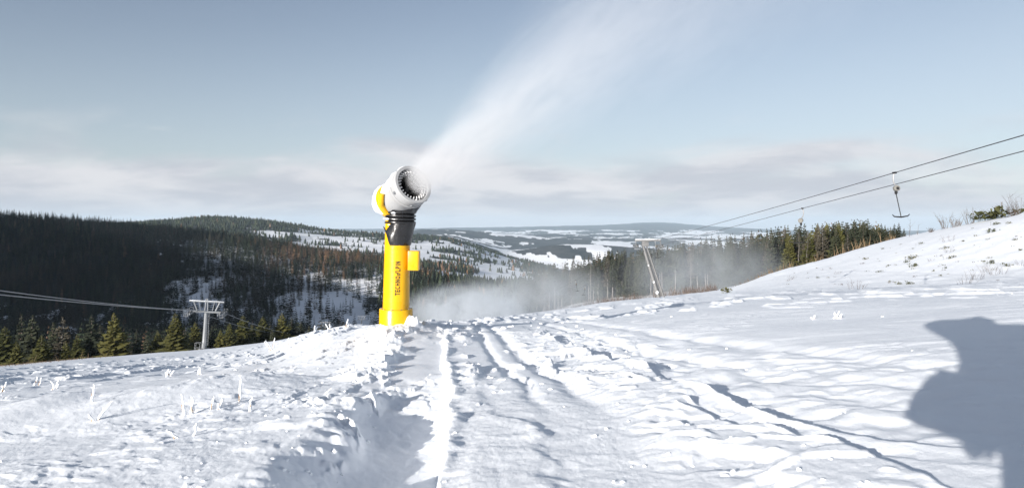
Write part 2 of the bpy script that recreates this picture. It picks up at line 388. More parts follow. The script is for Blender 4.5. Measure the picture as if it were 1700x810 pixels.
def hill_mat():
    m, nt, b, o = new_mat('hill_snow_and_wood')
    b.inputs['Roughness'].default_value = .8; b.inputs['Specular IOR Level'].default_value = .1
    at = N(nt, 'ShaderNodeAttribute'); at.attribute_name = 'wooded'
    tc = N(nt, 'ShaderNodeTexCoord')
    n = NOISE(nt, tc.outputs['Object'], .02, 8, .7)
    n2 = NOISE(nt, tc.outputs['Object'], .05, 8, .75)
    f = STEP(nt, MATH(nt, 'ADD', at.outputs['Fac'], MATH(nt, 'MULTIPLY', MATH(nt, 'SUBTRACT', n, .5), .9)), .36, .64)
    n4 = NOISE(nt, tc.outputs['Object'], .006, 6, .7)
    wood = MIX(nt, STEP(nt, n4, .36, .64), (.016, .022, .024), (.070, .072, .068))
    wood = MIX(nt, MATH(nt, 'MULTIPLY', n2, .5), wood, (.030, .034, .034))
    sn = MIX(nt, STEP(nt, n2, .62, .74), (.84, .85, .87), (.50, .49, .47))
    nt.links.new(MIX(nt, f, sn, wood), b.inputs['Base Color'])
    return m
def leaf_mat(name, ca, cb, rough=.75):
    m, nt, b, o = new_mat(name)
    oi = N(nt, 'ShaderNodeObjectInfo'); tc = N(nt, 'ShaderNodeTexCoord')
    n = NOISE(nt, tc.outputs['Object'], 9, 4)
    v = MATH(nt, 'MULTIPLY_ADD', oi.outputs['Random'], .55, MATH(nt, 'MULTIPLY', n, .55), clamp=True)
    nt.links.new(MIX(nt, v, ca, cb), b.inputs['Base Color'])
    b.inputs['Roughness'].default_value = rough; b.inputs['Specular IOR Level'].default_value = .2
    return m
def tint_mat(name, rough=.8):
    m, nt, b, o = new_mat(name)
    at = N(nt, 'ShaderNodeAttribute'); at.attribute_name = 'tint'
    nt.links.new(at.outputs['Color'], b.inputs['Base Color'])
    b.inputs['Roughness'].default_value = rough; b.inputs['Specular IOR Level'].default_value = .15
    return m
M = {
 'snow': snow_mat('snow'), 'hill': hill_mat(),
 'yellow': simple('yellow_paint', (.66, .36, .004), .30, var=.13, scale=4, bumpd=.006),
 'grey': simple('grey_barrel_paint', (.33, .335, .34), .5, var=.06, scale=6),
 'black': simple('black_foil', (.012, .012, .013), .26, var=.3, scale=3.2, bumpd=.012, spec=.6),
 'rubber': simple('black_rubber', (.012, .012, .012), .55, var=.2),
 'dark': simple('dark_interior', (.012, .012, .013), .6, var=.2),
 'brass': simple('nozzle_metal', (.5, .5, .5), .4, .5, var=.2),
 'galv': simple('galvanised_steel', (.19, .20, .21), .55, .3, var=.15, scale=3),
 'galvd': simple('weathered_steel', (.17, .17, .17), .6, .3, var=.2, scale=4),
 'rope': simple('steel_rope', (.06, .06, .065), .5, .3, var=.2),
 'palerope': simple('bright_steel_rope', (.30, .30, .30), .45, .5, var=.1),
 'cloth': simple('jacket_cloth', (.02, .03, .05), .8, var=.3, scale=20, bumpd=.01),
 'trousers': simple('trouser_cloth', (.02, .02, .022), .85, var=.3, scale=20),
 'skin': simple('skin', (.50, .32, .24), .5, var=.06),
 'wool': simple('knitted_wool', (.10, .02, .02), .95, var=.3, scale=60, bumpd=.01),
 'spool': simple('dull_plastic', (.17, .165, .15), .6, var=.2),
 'ink': simple('black_lettering', (.015, .015, .015), .5, var=.1),
 'spruce': leaf_mat('spruce_needles', (.028, .036, .012), (.12, .11, .032)),
 'sprucedark': leaf_mat('dark_spruce_needles', (.016, .022, .015), (.050, .054, .030)),
 'brownfir': leaf_mat('brownish_needles', (.034, .034, .027), (.085, .072, .050)),
 'bark': simple('bark', (.13, .105, .085), .9, var=.35, scale=5),
 'palebark': simple('pale_bark', (.19, .175, .16), .9, var=.3, scale=5),
 'tint': tint_mat('wood_foliage'),
 'drygrass': leaf_mat('dry_grass', (.09, .06, .038), (.20, .14, .08)),
 'twig': leaf_mat('bare_twigs', (.085, .065, .055), (.17, .14, .12)),
 'heath': leaf_mat('evergreen_sprigs', (.05, .07, .025), (.16, .14, .06)),
 'ice': snow_mat('rime_ice'),
 'straw': simple('straw_stem', (.45, .26, .10), .8, var=.3),
}
# ------------------------------------------------------------------ mesh helpers
class MB:
    def __init__(s): s.v = []; s.f = []; s.sm = []
    def add(s, verts, faces, smooth=True):
        o = len(s.v); s.v += [tuple(v) for v in verts]
        for f in faces: s.f.append(tuple(i+o for i in f)); s.sm.append(smooth)
    def box(s, c, size, rot=None, bev=0.0):
        bm = bmesh.new(); bmesh.ops.create_cube(bm, size=1)
        for v in bm.verts: v.co = Vector((v.co.x*size[0], v.co.y*size[1], v.co.z*size[2]))
        if bev: bmesh.ops.bevel(bm, geom=bm.edges[:], offset=bev, segments=2, affect='EDGES', profile=.6)
        m = (rot or Matrix.Identity(3))
        bm.verts.ensure_lookup_table()
        s.add([m @ v.co + Vector(c) for v in bm.verts], [[v.index for v in f.verts] for f in bm.faces], False); bm.free()
    def tube(s, pts, rad, n=8, cap=True):
        pts = [Vector(p) for p in pts]
        if isinstance(rad, (int, float)): rad = [rad]*len(pts)
        vs = []; fs = []; prev = None
        for i, p in enumerate(pts):
            t = (pts[min(i+1, len(pts)-1)]-pts[max(i-1, 0)]).normalized()
            if prev is None: u = t.orthogonal().normalized()
            else: u = (prev-t*prev.dot(t)).normalized()
            prev = u; w = t.cross(u)
            for k in range(n):
                a = 2*math.pi*k/n; vs.append(p+(u*math.cos(a)+w*math.sin(a))*rad[i])
        for i in range(len(pts)-1):
            for k in range(n):
                fs.append((i*n+k, i*n+(k+1) % n, (i+1)*n+(k+1) % n, (i+1)*n+k))
        if cap: fs.append(tuple(range(n-1, -1, -1))); fs.append(tuple((len(pts)-1)*n+k for k in range(n)))
        s.add(vs, fs)
    def lathe(s, prof, n=32, mat=None, fn=None, cap0=False, cap1=False):
        vs = []; fs = []; mat = mat or Matrix.Identity(4)
        for i, (r, z) in enumerate(prof):
            for k in range(n):
                a = 2*math.pi*k/n; p = Vector((r*math.cos(a), r*math.sin(a), z))
                if fn: p = fn(p, a, i)
                vs.append(mat @ p)
        for i in range(len(prof)-1):
            for k in range(n):
                fs.append((i*n+k, i*n+(k+1) % n, (i+1)*n+(k+1) % n, (i+1)*n+k))
        if cap0: fs.append(tuple(range(n-1, -1, -1)))
        if cap1: fs.append(tuple((len(prof)-1)*n+k for k in range(n)))
        s.add(vs, fs)
    def mesh(s, name, mat):
        me = bpy.data.meshes.new(name); me.from_pydata(s.v, [], s.f)
        me.polygons.foreach_set('use_smooth', s.sm); me.materials.append(mat); me.update()
        return me
    def build(s, name, mat, parent=None, sharp=True):
        o = bpy.data.objects.new(name, s.mesh(name, mat)); C.objects.link(o)
        if sharp: o.data.set_sharp_from_angle(angle=R(40))
        if parent: o.parent = parent
        return o
def tag(o, label=None, cat=None, group=None, kind=None):
    for k, v in (('label', label), ('category', cat), ('group', group), ('kind', kind)):
        if v: o[k] = v
    return o
def empty(name, loc, rot=(0, 0, 0), scale=1.0):
    o = bpy.data.objects.new(name, None); C.objects.link(o); o.location = loc; o.rotation_euler = rot
    o.scale = (scale,)*3; o.empty_display_size = .2
    return o
def copy_tree(o, parent=None):
    c = o.copy(); C.objects.link(c); c.parent = parent
    for ch in o.children: copy_tree(ch, c)
    return c

# ------------------------------------------------------------------ ground sheet (near slope, far hills)
def grid_obj(name, i0, i1, mat, attr=False):
    nr = i1-i0; nc = len(AZ)
    co = np.stack([Xg[i0:i1], Yg[i0:i1], Z[i0:i1]], -1).reshape(-1, 3).astype(np.float32)
    idx = np.arange(nr*nc).reshape(nr, nc)
    q = np.stack([idx[:-1, :-1], idx[1:, :-1], idx[1:, 1:], idx[:-1, 1:]], -1).reshape(-1, 4)[:, ::-1]
    me = bpy.data.meshes.new(name)
    me.vertices.add(len(co)); me.vertices.foreach_set('co', co.ravel())
    me.loops.add(q.size); me.loops.foreach_set('vertex_index', q.ravel().astype(np.int32))
    me.polygons.add(len(q)); me.polygons.foreach_set('loop_start', np.arange(0, q.size, 4, dtype=np.int32))
    me.polygons.foreach_set('use_smooth', np.ones(len(q), bool))
    if attr:
        w = wooded(co[:, 0].astype(float), co[:, 1].astype(float)).astype(np.float32)
        rr_ = np.hypot(co[:, 0], co[:, 1]); pp_ = 850+F*co[:, 0]/np.maximum(co[:, 1], 1); w = np.where(rr_ < 1450, w*(.80-.30*sstep(230, 360, pp_)), np.where(rr_ < 3600, w*.75, w)).astype(np.float32)
        a = me.attributes.new('wooded', 'FLOAT', 'POINT'); a.data.foreach_set('value', w)
    me.materials.append(mat); me.update(calc_edges=True)
    o = bpy.data.objects.new(name, me); C.objects.link(o); o['kind'] = 'structure'
    return o
isp = int(np.searchsorted(RR, 215))
grid_obj('snow_slope', 0, isp+1, M['snow'])
grid_obj('hills', isp, len(RR), M['hill'], True)

# ------------------------------------------------------------------ snow gun
def build_gun():
    gb = P(657, 541, 12.8)
    root = empty('snow_gun', gb, (0, R(1.1), 0))
    tag(root, 'yellow fan snow gun on a tube mast, spraying snow, half wrapped in black foil', 'snow gun')
    rng = random.Random(4)
    m = MB(); m.lathe([(.30, -.35), (.312, -.34), (.312, .315), (.305, .328), (.262, .330)], 48)
    m.build('base_collar', M['yellow'], root)
    def tw(z): return .252 - .0105*z
    m = MB(); m.lathe([(tw(0), .31), (tw(.36), .345)] + [(tw(z), z) for z in np.linspace(.4, 2.0, 14)], 48)
    tube = m.build('mast_tube', M['yellow'], root)
    m = MB(); m.lathe([(tw(1.45)+.001, 1.455), (tw(1.45)+.005, 1.46), (tw(1.45)+.005, 1.475), (tw(1.45)+.001, 1.48)], 48)
    m.build('seam_ring', M['yellow'], tube)
    for z in (.36,):
        for k in range(10):
            a = 2*math.pi*k/10+.2; m = MB()
            m.lathe([(.0, .012), (.012, .010), (.014, 0)], 6, Matrix.Translation((.283*math.cos(a), .283*math.sin(a), .330)))
            m.build('bolt', M['galv'], root)
    # yellow switch box on the right flank
    m = MB(); m.box((.335, -.10, 1.245), (.20, .24, .36), bev=.012); bx = m.build('switch_box', M['yellow'], root)
    m = MB(); m.box((.335, -.2225, 1.245), (.17, .006, .33), bev=.002); m.build('box_door', M['yellow'], bx)
    m = MB(); m.box((.235, -.05, 1.245), (.06, .10, .22), bev=.008); m.build('box_bracket', M['galvd'], bx)
    # black foil wrapped round the tube top
    def wr(p, a, i):
        t = fbm(np.array([a*2.3+p.z*4]), np.array([p.z*9-a]), 71, 4)[0]-.5
        k = 1+.13*t; return Vector((p.x*k+.018*max(0, i-2), p.y*k, p.z + (1.0 if i == 0 else .95 if i == 1 else .75 if i == 2 else .4 if i == 3 else 0)*.9*max(0, math.cos(a-R(192))-.62) + .02*t*(i > 0)))
    m = MB(); m.lathe([(.238, 1.52), (.252, 1.535), (.262, 1.60), (.268, 1.70), (.262, 1.80), (.270, 1.90), (.262, 1.96)], 72, fn=wr)
    m.build('foil_wrap', M['black'], root)
    # bellows
    prof = []
    for k in range(4):
        z = 1.915+k*.062; prof += [(.255, z), (.288, z+.016), (.292, z+.031), (.288, z+.046), (.258, z+.060)]
    def bw(p, a, i):
        t = fbm(np.array([a*1.7]), np.array([p.z*6]), 72, 3)[0]-.5
        return Vector((p.x*(1+.06*t)+.045, p.y*(1+.06*t), p.z+.02*t))
    m = MB(); m.lathe(prof, 64, fn=bw); m.build('rubber_bellows', M['black'], root)
    # head: axis points up, right and towards the camera
    tilt = Matrix.Rotation(R(1.1), 4, 'Y')
    ax = (tilt.inverted() @ Vector((.60, -.70, .385)).normalized().to_4d()).to_3d()
    nz = tilt.inverted() @ (P(686.5, 306, 12.32)-gb)                    # centre of the mouth
    head = Matrix.Translation(nz) @ ax.to_track_quat('Z', 'Y').to_matrix().to_4x4() @ Matrix.Diagonal((.90, .90, 1, 1))
    m = MB(); m.lathe([(.352, -.70), (.362, -.66), (.366, -.40), (.372, -.30), (.385, -.27), (.405, -.23), (.413, -.10), (.415, -.012), (.408, .0),
                       (.352, .0), (.345, -.012), (.340, -.08)], 64, head)
    barrel = m.build('fan_barrel', M['grey'], root)
    m = MB(); m.lathe([(.412, -.225), (.424, -.22), (.424, -.19), (.412, -.185)], 64, head); m.build('barrel_band', M['grey'], barrel)
    for a in (R(200), R(262), R(320)):
        q = head @ Vector((.42*math.cos(a), .42*math.sin(a), -.13))
        m = MB(); m.lathe([(.0, .02), (.025, .016), (.03, 0)], 8, Matrix.Translation(q) @ (head.to_3x3() @ Vector((math.cos(a), math.sin(a), 0))).to_track_quat('Z', 'Y').to_matrix().to_4x4())
        m.build('pipe_coupling', M['galv'], barrel)
    m = MB(); m.lathe([(.340, -.06), (.338, -.075), (.262, -.16), (.255, -.30), (.255, -.55)], 64, head)
    ring = m.build('nozzle_ring', M['dark'], root)
    m = MB(); m.lathe([(.255, -.52), (.0, -.52)], 40, head); m.build('fan_guard', M['dark'], ring)
    m = MB(); m.lathe([(.0, -.22), (.05, -.235), (.085, -.30), (.09, -.5)], 32, head); m.build('fan_hub', M['dark'], ring)
    for k in range(7):
        a = 2*math.pi*k/7; m = MB()
        vs = []
        for rr, tw_ in ((.085, .9), (.17, .6), (.245, .4)):
            for sgn in (-1, 1):
                da = sgn*.24*math.cos(tw_)*.5; vs.append(head @ Vector((rr*math.cos(a+da), rr*math.sin(a+da), -.36+sgn*.05*math.sin(tw_))))
        m.add(vs + [v + head.to_3x3() @ Vector((0, 0, -.008)) for v in vs], [(0, 1, 3, 2), (2, 3, 5, 4), (6, 8, 9, 7), (8, 10, 11, 9), (0, 2, 8, 6), (2, 4, 10, 8), (1, 7, 9, 3), (3, 9, 11, 5), (4, 5, 11, 10), (0, 6, 7, 1)])
        m.build('fan_blade', M['galvd'], ring)
    pm = None
    for row, (rr, zz, n) in enumerate(((.325, -.075, 26), (.290, -.115, 22))):
        for k in range(n):
            a = 2*math.pi*(k+.5*row)/n
            p = head @ Vector((rr*math.cos(a), rr*math.sin(a), zz))
            dirv = head.to_3x3() @ Vector((-.72*math.cos(a), -.72*math.sin(a), .70))
            if pm is None:
                m = MB(); m.lathe([(.020, 0), (.020, .03), (.013, .032), (.013, .062), (.005, .070), (.0, .070)], 8)
                pm = m.mesh('nozzle', M['brass'])
            o = bpy.data.objects.new('nozzle', pm); C.objects.link(o); o.parent = ring
            o.matrix_local = Matrix.Translation(p) @ dirv.to_track_quat('Z', 'Y').to_matrix().to_4x4()
    # rear fan housing
    m = MB(); m.lathe([(.0, -1.02), (.12, -1.015), (.25, -.985), (.335, -.92), (.378, -.83), (.388, -.74), (.385, -.69), (.352, -.685)], 64, head)
    hs = m.build('fan_housing', M['yellow'], root)
    m = MB(); m.lathe([(.389, -.79), (.398, -.785), (.398, -.755), (.389, -.75)], 64, head); m.build('housing_band', M['yellow'], hs)
    # swivel fork carrying the head
    for s in (-1, 1):
        c = head @ Vector((0, 0, -.52)); side = ax.cross(Vector((0, 0, 1))).normalized()
        top = c + side*s*.375; bot = Vector((side.x*s*.20, side.y*s*.20, 2.12))
        m = MB(); m.tube([bot, bot.lerp(top, .45)+side*s*.10, top+Vector((0, 0, .03))], [.06, .055, .05], 10); m.build('swivel_arm', M['yellow'], root)
    # black cover slung under the head
    def cv(p, a, i):
        t = fbm(np.array([a*2.1+p.z*3]), np.array([p.z*7+a]), 73, 4)[0]-.5
        return Vector((p.x*(1+.16*t), p.y*(1+.16*t), p.z+.05*t*(i > 2)))
    m = MB(); m.lathe([(.275, 2.14), (.285, 2.17), (.310, 2.20), (.345, 2.25), (.375, 2.31), (.37, 2.37), (.25, 2.42), (.0, 2.42)], 64, Matrix.Translation((.075, -.02, -.005)), fn=cv)
    m.build('black_cover', M['black'], root)
    # snow lying on the back of the head and packed on the hoses
    def cap(rad, za, zb, a0, a1, th, name, parent, seed):
        m = MB(); na, nz_ = 40, 14; vs = []; fs = []
        for side in (0, 1):
            for i in range(nz_+1):
                for k in range(na+1):
                    u = i/nz_; w = k/na
                    z = za+(zb-za)*u; a = a0+(a1-a0)*w
                    r0 = rad(z)
                    e = (1-abs(2*u-1)**4)*(1-abs(2*w-1)**6)
                    nn = fbm(np.array([a*3.1]), np.array([z*9.]), seed, 3)[0]
                    r = r0-.004+(th*e*(.35+1.1*nn) if side else 0)
                    vs.append(head @ Vector((r*math.cos(a), r*math.sin(a), z)))
        n1 = (na+1)*(nz_+1)
        for i in range(nz_):
            for k in range(na):
                q = i*(na+1)+k; f = (q, q+1, q+na+2, q+na+1)
                fs.append(tuple(n1+j for j in f)); fs.append(f[::-1])
        m.add(vs, fs); return m.build(name, M['snow'], parent, False)
    # local frame angle that looks up / left in the picture
    up = (head.to_3x3().inverted() @ Vector((-.62, -.30, .72))); ua = math.atan2(up.y, up.x)
    rr_ = lambda z: float(np.interp(z, [-1.02, -1.015, -.985, -.92, -.83, -.74, -.69], [.01, .12, .25, .335, .378, .390, .387]))
    cap(rr_, -1.018, -.80, ua-R(105), ua+R(95), .085, 'snow_cap', hs, 81)
    rb_ = lambda z: float(np.interp(z, [-.70, -.40, -.27, -.23, -.1, 0], [.352, .366, .385, .41, .414, .412]))
    up2 = (head.to_3x3().inverted() @ Vector((-.25, -.05, 1))); ub = math.atan2(up2.y, up2.x)
    cap(rb_, -.69, -.16, ub-R(45), ub+R(75), .045, 'snow_cap', barrel, 82)
    cap(rb_, -.15, -.03, ub-R(28), ub+R(20), .03, 'snow_cap', barrel, 83)
    for (x, y, z, s) in ((-.03, -.30, 2.12, (.09, .02, .03)), (-.16, -.245, 2.01, (.12, .03, .035)), (-.12, -.235, 1.90, (.05, .02, .02)), (.10, -.25, 2.01, (.06, .02, .015))):
        bm = bmesh.new(); bmesh.ops.create_icosphere(bm, subdivisions=2, radius=.5)
        m = MB(); m.add([Vector((v.co.x*s[0]*(1+.3*rng.uniform(-1, 1))+x, v.co.y*s[1]+y, v.co.z*s[2]*(1+.4*rng.uniform(-1, 1))+z)) for v in bm.verts], [[v.index for v in f.verts] for f in bm.faces]); bm.free()
        m.build('snow_lump', M['snow'], root, False)
    # hose and lettering
    m = MB(); m.tube([(-.18, .16, .05), (-.26, .2, .4), (-.24, .14, 1.2), (-.22, .1, 1.9)], .02, 8); m.build('water_hose', M['rubber'], root)
    letters(root, tw)
    return root

def letters(root, tw):
    """TECHNOALPIN in heavy condensed strokes, reading upwards, bent round the tube"""
    W, S = .64, .19                                      # letter width, stroke, in cap heights
    def bar(a, b, w=S):
        a = Vector((*a, 0)); b = Vector((*b, 0)); d = (b-a).normalized(); n = Vector((-d.y, d.x, 0))*w/2
        return [a+n, a-n, b-n, b+n]
    h = S/2
    G = {
     'T': [bar((0, 1-h), (W, 1-h)), bar((W/2, 0), (W/2, 1))],
     'E': [bar((h, 0), (h, 1)), bar((0, 1-h), (W*.9, 1-h)), bar((0, .5), (W*.82, .5)), bar((0, h), (W*.9, h))],
     'H': [bar((h, 0), (h, 1)), bar((W-h, 0), (W-h, 1)), bar((0, .5), (W, .5))],
     'N': [bar((h, 0), (h, 1)), bar((W-h, 0), (W-h, 1)), bar((h*.8, .96), (W-h*.8, .04), S*1.05)],
     'L': [bar((h, 0), (h, 1)), bar((0, h), (W*.85, h))],
     'I': [bar((h, 0), (h, 1))],
     'A': [bar((.0, 0), (.22, .42), S*1.05), bar((.36, .0), (.74, 1.05), S*1.1), bar((.05, .50), (.42, .62), S*.9)],
     }
    def arc(cx, cy, rx, ry, a0, a1, n=10):
        out = []
        for i in range(n):
            p = [(cx+rx*math.cos(a0+(a1-a0)*q/n), cy+ry*math.sin(a0+(a1-a0)*q/n)) for q in (i, i+1)]
            r = [(cx+(rx-S)*math.cos(a0+(a1-a0)*q/n), cy+(ry-S)*math.sin(a0+(a1-a0)*q/n)) for q in (i, i+1)]
            out.append([Vector((*p[0], 0)), Vector((*p[1], 0)), Vector((*r[1], 0)), Vector((*r[0], 0))])
        return out
    G['O'] = arc(W*.55, .5, W*.55, .5, 0, 2*math.pi, 20)
    G['C'] = arc(W*.55, .5, W*.55, .5, R(50), R(310), 16)
    G['P'] = [bar((h, 0), (h, 1)), bar((0, 1-h), (W*.5, 1-h)), bar((0, .45), (W*.5, .45))] + arc(W*.5, .45+(.55-h+h)/2, W*.48, .55/2+h*.5, R(-90), R(90), 8)
    adv = {'I': S+.16, 'O': W*1.1+.15, 'C': W+.15, 'A': .88, 'L': W*.85+.12, 'E': W*.9+.14}
    CAP = .090; z0 = .60; aa = R(-76)                    # where the line of text runs on the tube
    cur = 0.0
    for ch in 'TECHNOALPIN':
        m = MB()
        for poly in G[ch]:
            n = len(poly); fr = []; bk = []
            for p in poly:
                z = z0+(cur+p.x)*CAP*.87; ang = aa-(p.y-.5)*CAP/tw(z)
                r = tw(z)+.0045; fr.append(Vector((r*math.cos(ang), r*math.sin(ang), z)))
                r -= .004; bk.append(Vector((r*math.cos(ang), r*math.sin(ang), z)))
            m.add(fr+bk, [tuple(range(n)), tuple(range(2*n-1, n-1, -1))]+[(i, n+i, n+(i+1) % n, (i+1) % n) for i in range(n)], False)
        m.build('letter', M['ink'], root)
        cur += adv.get(ch, W+.15)
build_gun()

# ------------------------------------------------------------------ spruces
def spruce_crown(rng, levels=24, base=.05, rmax=.20, droop=.35, nb=(7, 10), fine=True, power=.85, gap=0.0):
    m = MB()
    for i in range(levels):
        t = i/(levels-1); z = base+(.985-base)*t
        rad = rmax*(1-t)**power*(1+.22*rng.uniform(-1, 1))+.008
        if t < .12: rad *= .72+2*t
        n = rng.randint(*nb) if t < .85 else 5
        ph = rng.uniform(0, 6.28)
        for k in range(n):
            if rng.random() < gap: continue
            a = ph+6.283*k/n+rng.uniform(-.25, .25); ln = rad*rng.uniform(.68, 1.18)
            dz = -droop*ln*rng.uniform(.5, 1.3)+.10*ln*t*3
            d = Vector((math.cos(a), math.sin(a), 0)); s = Vector((-d.y, d.x, 0))
            z1 = z+rng.uniform(-.012, .012)
            w = ln*.26+.006
            if fine:
                p0 = d*.004+Vector((0, 0, z1)); p1 = d*ln*.5+Vector((0, 0, z1+dz*.35)); p2 = d*ln*.82+Vector((0, 0, z1+dz*.8)); p3 = d*ln+Vector((0, 0, z1+dz*.85+.012))
                hang = Vector((0, 0, -.022-.25*w))
                vs = [p0, p1+s*w*.8+hang*.6, p1, p1-s*w*.8+hang*.6, p2+s*w*.75+hang*.7, p2, p2-s*w*.75+hang*.7, p3,
                      p1*.62+p0*.38+s*w*1.05+hang, p1*.62+p0*.38-s*w*1.05+hang, p1.lerp(p2, .6)+s*w*1.2+hang*1.1, p1.lerp(p2, .6)-s*w*1.2+hang*1.1]
                fs = [(0, 8, 2), (0, 2, 9), (2, 8, 1), (2, 3, 9), (2, 1, 10), (2, 10, 5), (2, 11, 3), (2, 5, 11), (5, 10, 4), (5, 6, 11), (5, 4, 7), (5, 7, 6)]
                m.add(vs, fs, False)
            else:
                p0 = Vector((0, 0, z1)); p1 = d*ln*.55+Vector((0, 0, z1+dz*.5)); p2 = d*ln+Vector((0, 0, z1+dz))
                hang = Vector((0, 0, -.03))
                m.add([p0, p1+s*w*1.2+hang, p1, p1-s*w*1.2+hang, p2], [(0, 1, 2), (0, 2, 3), (2, 1, 4), (2, 4, 3)], False)
    return m
def trunk_mesh(rng, r=.012, top=.97, name='trunk', mat='bark', wob=.006):
    m = MB(); pts = []
    for t in np.linspace(-.06, top, 7): pts.append((rng.uniform(-wob, wob)*(t > 0), rng.uniform(-wob, wob)*(t > 0), t))
    m.tube(pts, [max(.0015, r*(1.05-q/6*.95)) for q in range(7)], 6, False); return m.mesh(name, M[mat])
def dead_twigs(m, rng, z0, z1, n, ln):
    for k in range(n):
        z = rng.uniform(z0, z1); a = rng.uniform(0, 6.28); l = ln*rng.uniform(.4, 1)
        p = Vector((0, 0, z)); q = Vector((l*math.cos(a), l*math.sin(a), z+l*rng.uniform(-.3, .3)))
        m.tube([p, p.lerp(q, .55)+Vector((0, 0, .006)), q], [.0022, .0015, .0006], 3, False)
rngT = random.Random(11)
KIND = {}
def proto(kind, crown_mb, crown_mat, trunk):
    me = crown_mb.mesh('crown', M[crown_mat]); KIND.setdefault(kind, []).append((me, trunk))
for q in range(5):
    proto('spruce', spruce_crown(rngT, 25, .03, rngT.uniform(.19, .25), .32), 'spruce', trunk_mesh(rngT))
for q in range(4):
    proto('dark', spruce_crown(rngT, 22, .06, rngT.uniform(.15, .19), .38, (6, 8)), 'sprucedark', trunk_mesh(rngT))
for q in range(4):
    proto('bare', spruce_crown(rngT, 17, rngT.uniform(.38, .55), rngT.uniform(.10, .14), .30, (5, 8), gap=.12), 'sprucedark', trunk_mesh(rngT, .011, .97, 'trunk', 'palebark'))
for q in range(3):
    mb = spruce_crown(rngT, 20, rngT.uniform(.16, .30), rngT.uniform(.12, .15), .05, (5, 7), gap=.25)
    proto('brown', mb, 'brownfir', trunk_mesh(rngT, .010, .97, 'trunk', 'palebark'))
for q in range(3):                                        # leafless birches and larch poles
    m = MB(); dead_twigs(m, rngT, .35, .95, 60, .12); proto('leafless', m, 'twig', trunk_mesh(rngT, .008, .96, 'trunk', 'palebark', .012))
def tree(kind, name, x, y, h, label, cat, group, wide=1.0, sink=.3, z=None):
    me, tr = KIND[kind][rngT.randrange(len(KIND[kind]))]
    root = empty(name, (x, y, (gz(x, y) if z is None else z)-sink), (0, 0, rngT.uniform(0, 6.28)))
    root.scale = (h*wide, h*wide, h)
    tag(root, label, cat, group)
    for nm, mesh in (('crown', me), ('trunk', tr)):
        o = bpy.data.objects.new(nm, mesh); C.objects.link(o); o.parent = root
    return root

# row of spruces below the crest on the left: (column, depth, top row, width factor, kind)
ROW = [(-14, 150, 545, 1.1, 'spruce'), (8, 138, 541, 1.15, 'spruce'), (27, 128, 566, 1.1, 'spruce'), (36, 168, 521, 1.0, 'dark'), (54, 150, 523, 1.15, 'dark'),
       (69, 122, 556, 1.25, 'spruce'), (88, 176, 535, 1.0, 'dark'), (104, 158, 525, 1.15, 'brown'), (109, 124, 566, 1.2, 'spruce'), (128, 146, 554, 1.1, 'spruce'),
       (152, 152, 522, 1.1, 'dark'), (166, 182, 538, 1.0, 'dark'), (189, 140, 519, 1.15, 'spruce'), (203, 160, 553, 1.1, 'spruce'), (226, 170, 549, 1.1, 'dark'), (243, 190, 556, 1.0, 'dark'),
       (262, 175, 549, 1.1, 'spruce'), (291, 160, 519, 1.25, 'spruce'), (308, 180, 545, 1.1, 'dark'), (324, 185, 534, 1.1, 'spruce'), (352, 190, 540, 1.0, 'dark'), (366, 176, 547, 1.05, 'spruce'), (381, 188, 536, 1.15, 'spruce'),
       (403, 195, 523, 1.2, 'spruce'), (418, 200, 538, 1.1, 'spruce'), (436, 205, 525, 1.2, 'spruce'), (452, 190, 548, 1.1, 'dark'), (468, 205, 519, 1.2, 'spruce'), (484, 210, 527, 1.1, 'dark'), (499, 215, 533, 1.0, 'dark'), (513, 225, 540, 1.0, 'dark')]
ORD = ['leftmost', 'second', 'third', 'fourth', 'fifth', 'sixth', 'seventh', 'eighth', 'ninth', 'tenth', 'eleventh', 'twelfth', 'thirteenth', 'fourteenth', 'fifteenth', 'sixteenth', 'seventeenth', 'eighteenth', 'nineteenth', 'twentieth']
vis = sorted([r for r in ROW if r[0] >= 0], key=lambda r: r[0])
left_of = [r for r in vis if r[0] < 338]; right_of = [r for r in vis if r[0] >= 338]
for (px, Y, top, wd, kd) in ROW:
    c = on_ground(px, Y); zt = (HOR-top)/F*Y; h = zt-c.z+.3
    look = {'spruce': 'olive green bushy spruce', 'dark': 'dark slender spruce', 'brown': 'sparse brownish spruce with a bare trunk'}[kd]
    r = (px, Y, top, wd, kd)
    if px < 0: lb = look+' cut off by the left picture edge beyond the slope'
    elif r in left_of:
        i = left_of.index(r); n = len(left_of)
        look = look.replace('sparse brownish spruce with a bare trunk', 'sparse brownish spruce')
        lb = (f'{look}, {ORD[i]} from the left edge in the row beyond the crest' if i <= n/2 else
              f'{look}, {ORD[n-1-i].replace("leftmost","first")} to the left of the chairlift pylon beyond the crest')
    else:
        i = right_of.index(r); lb = f'{look}, {ORD[i].replace("leftmost","first")} to the right of the chairlift pylon beyond the crest'
    tree(kd, 'spruce_tree', c.x, c.y, h, lb, 'tree', 'row of spruces beyond the snow crest on the left', wd*min(1.0, 15/h)*1.65)

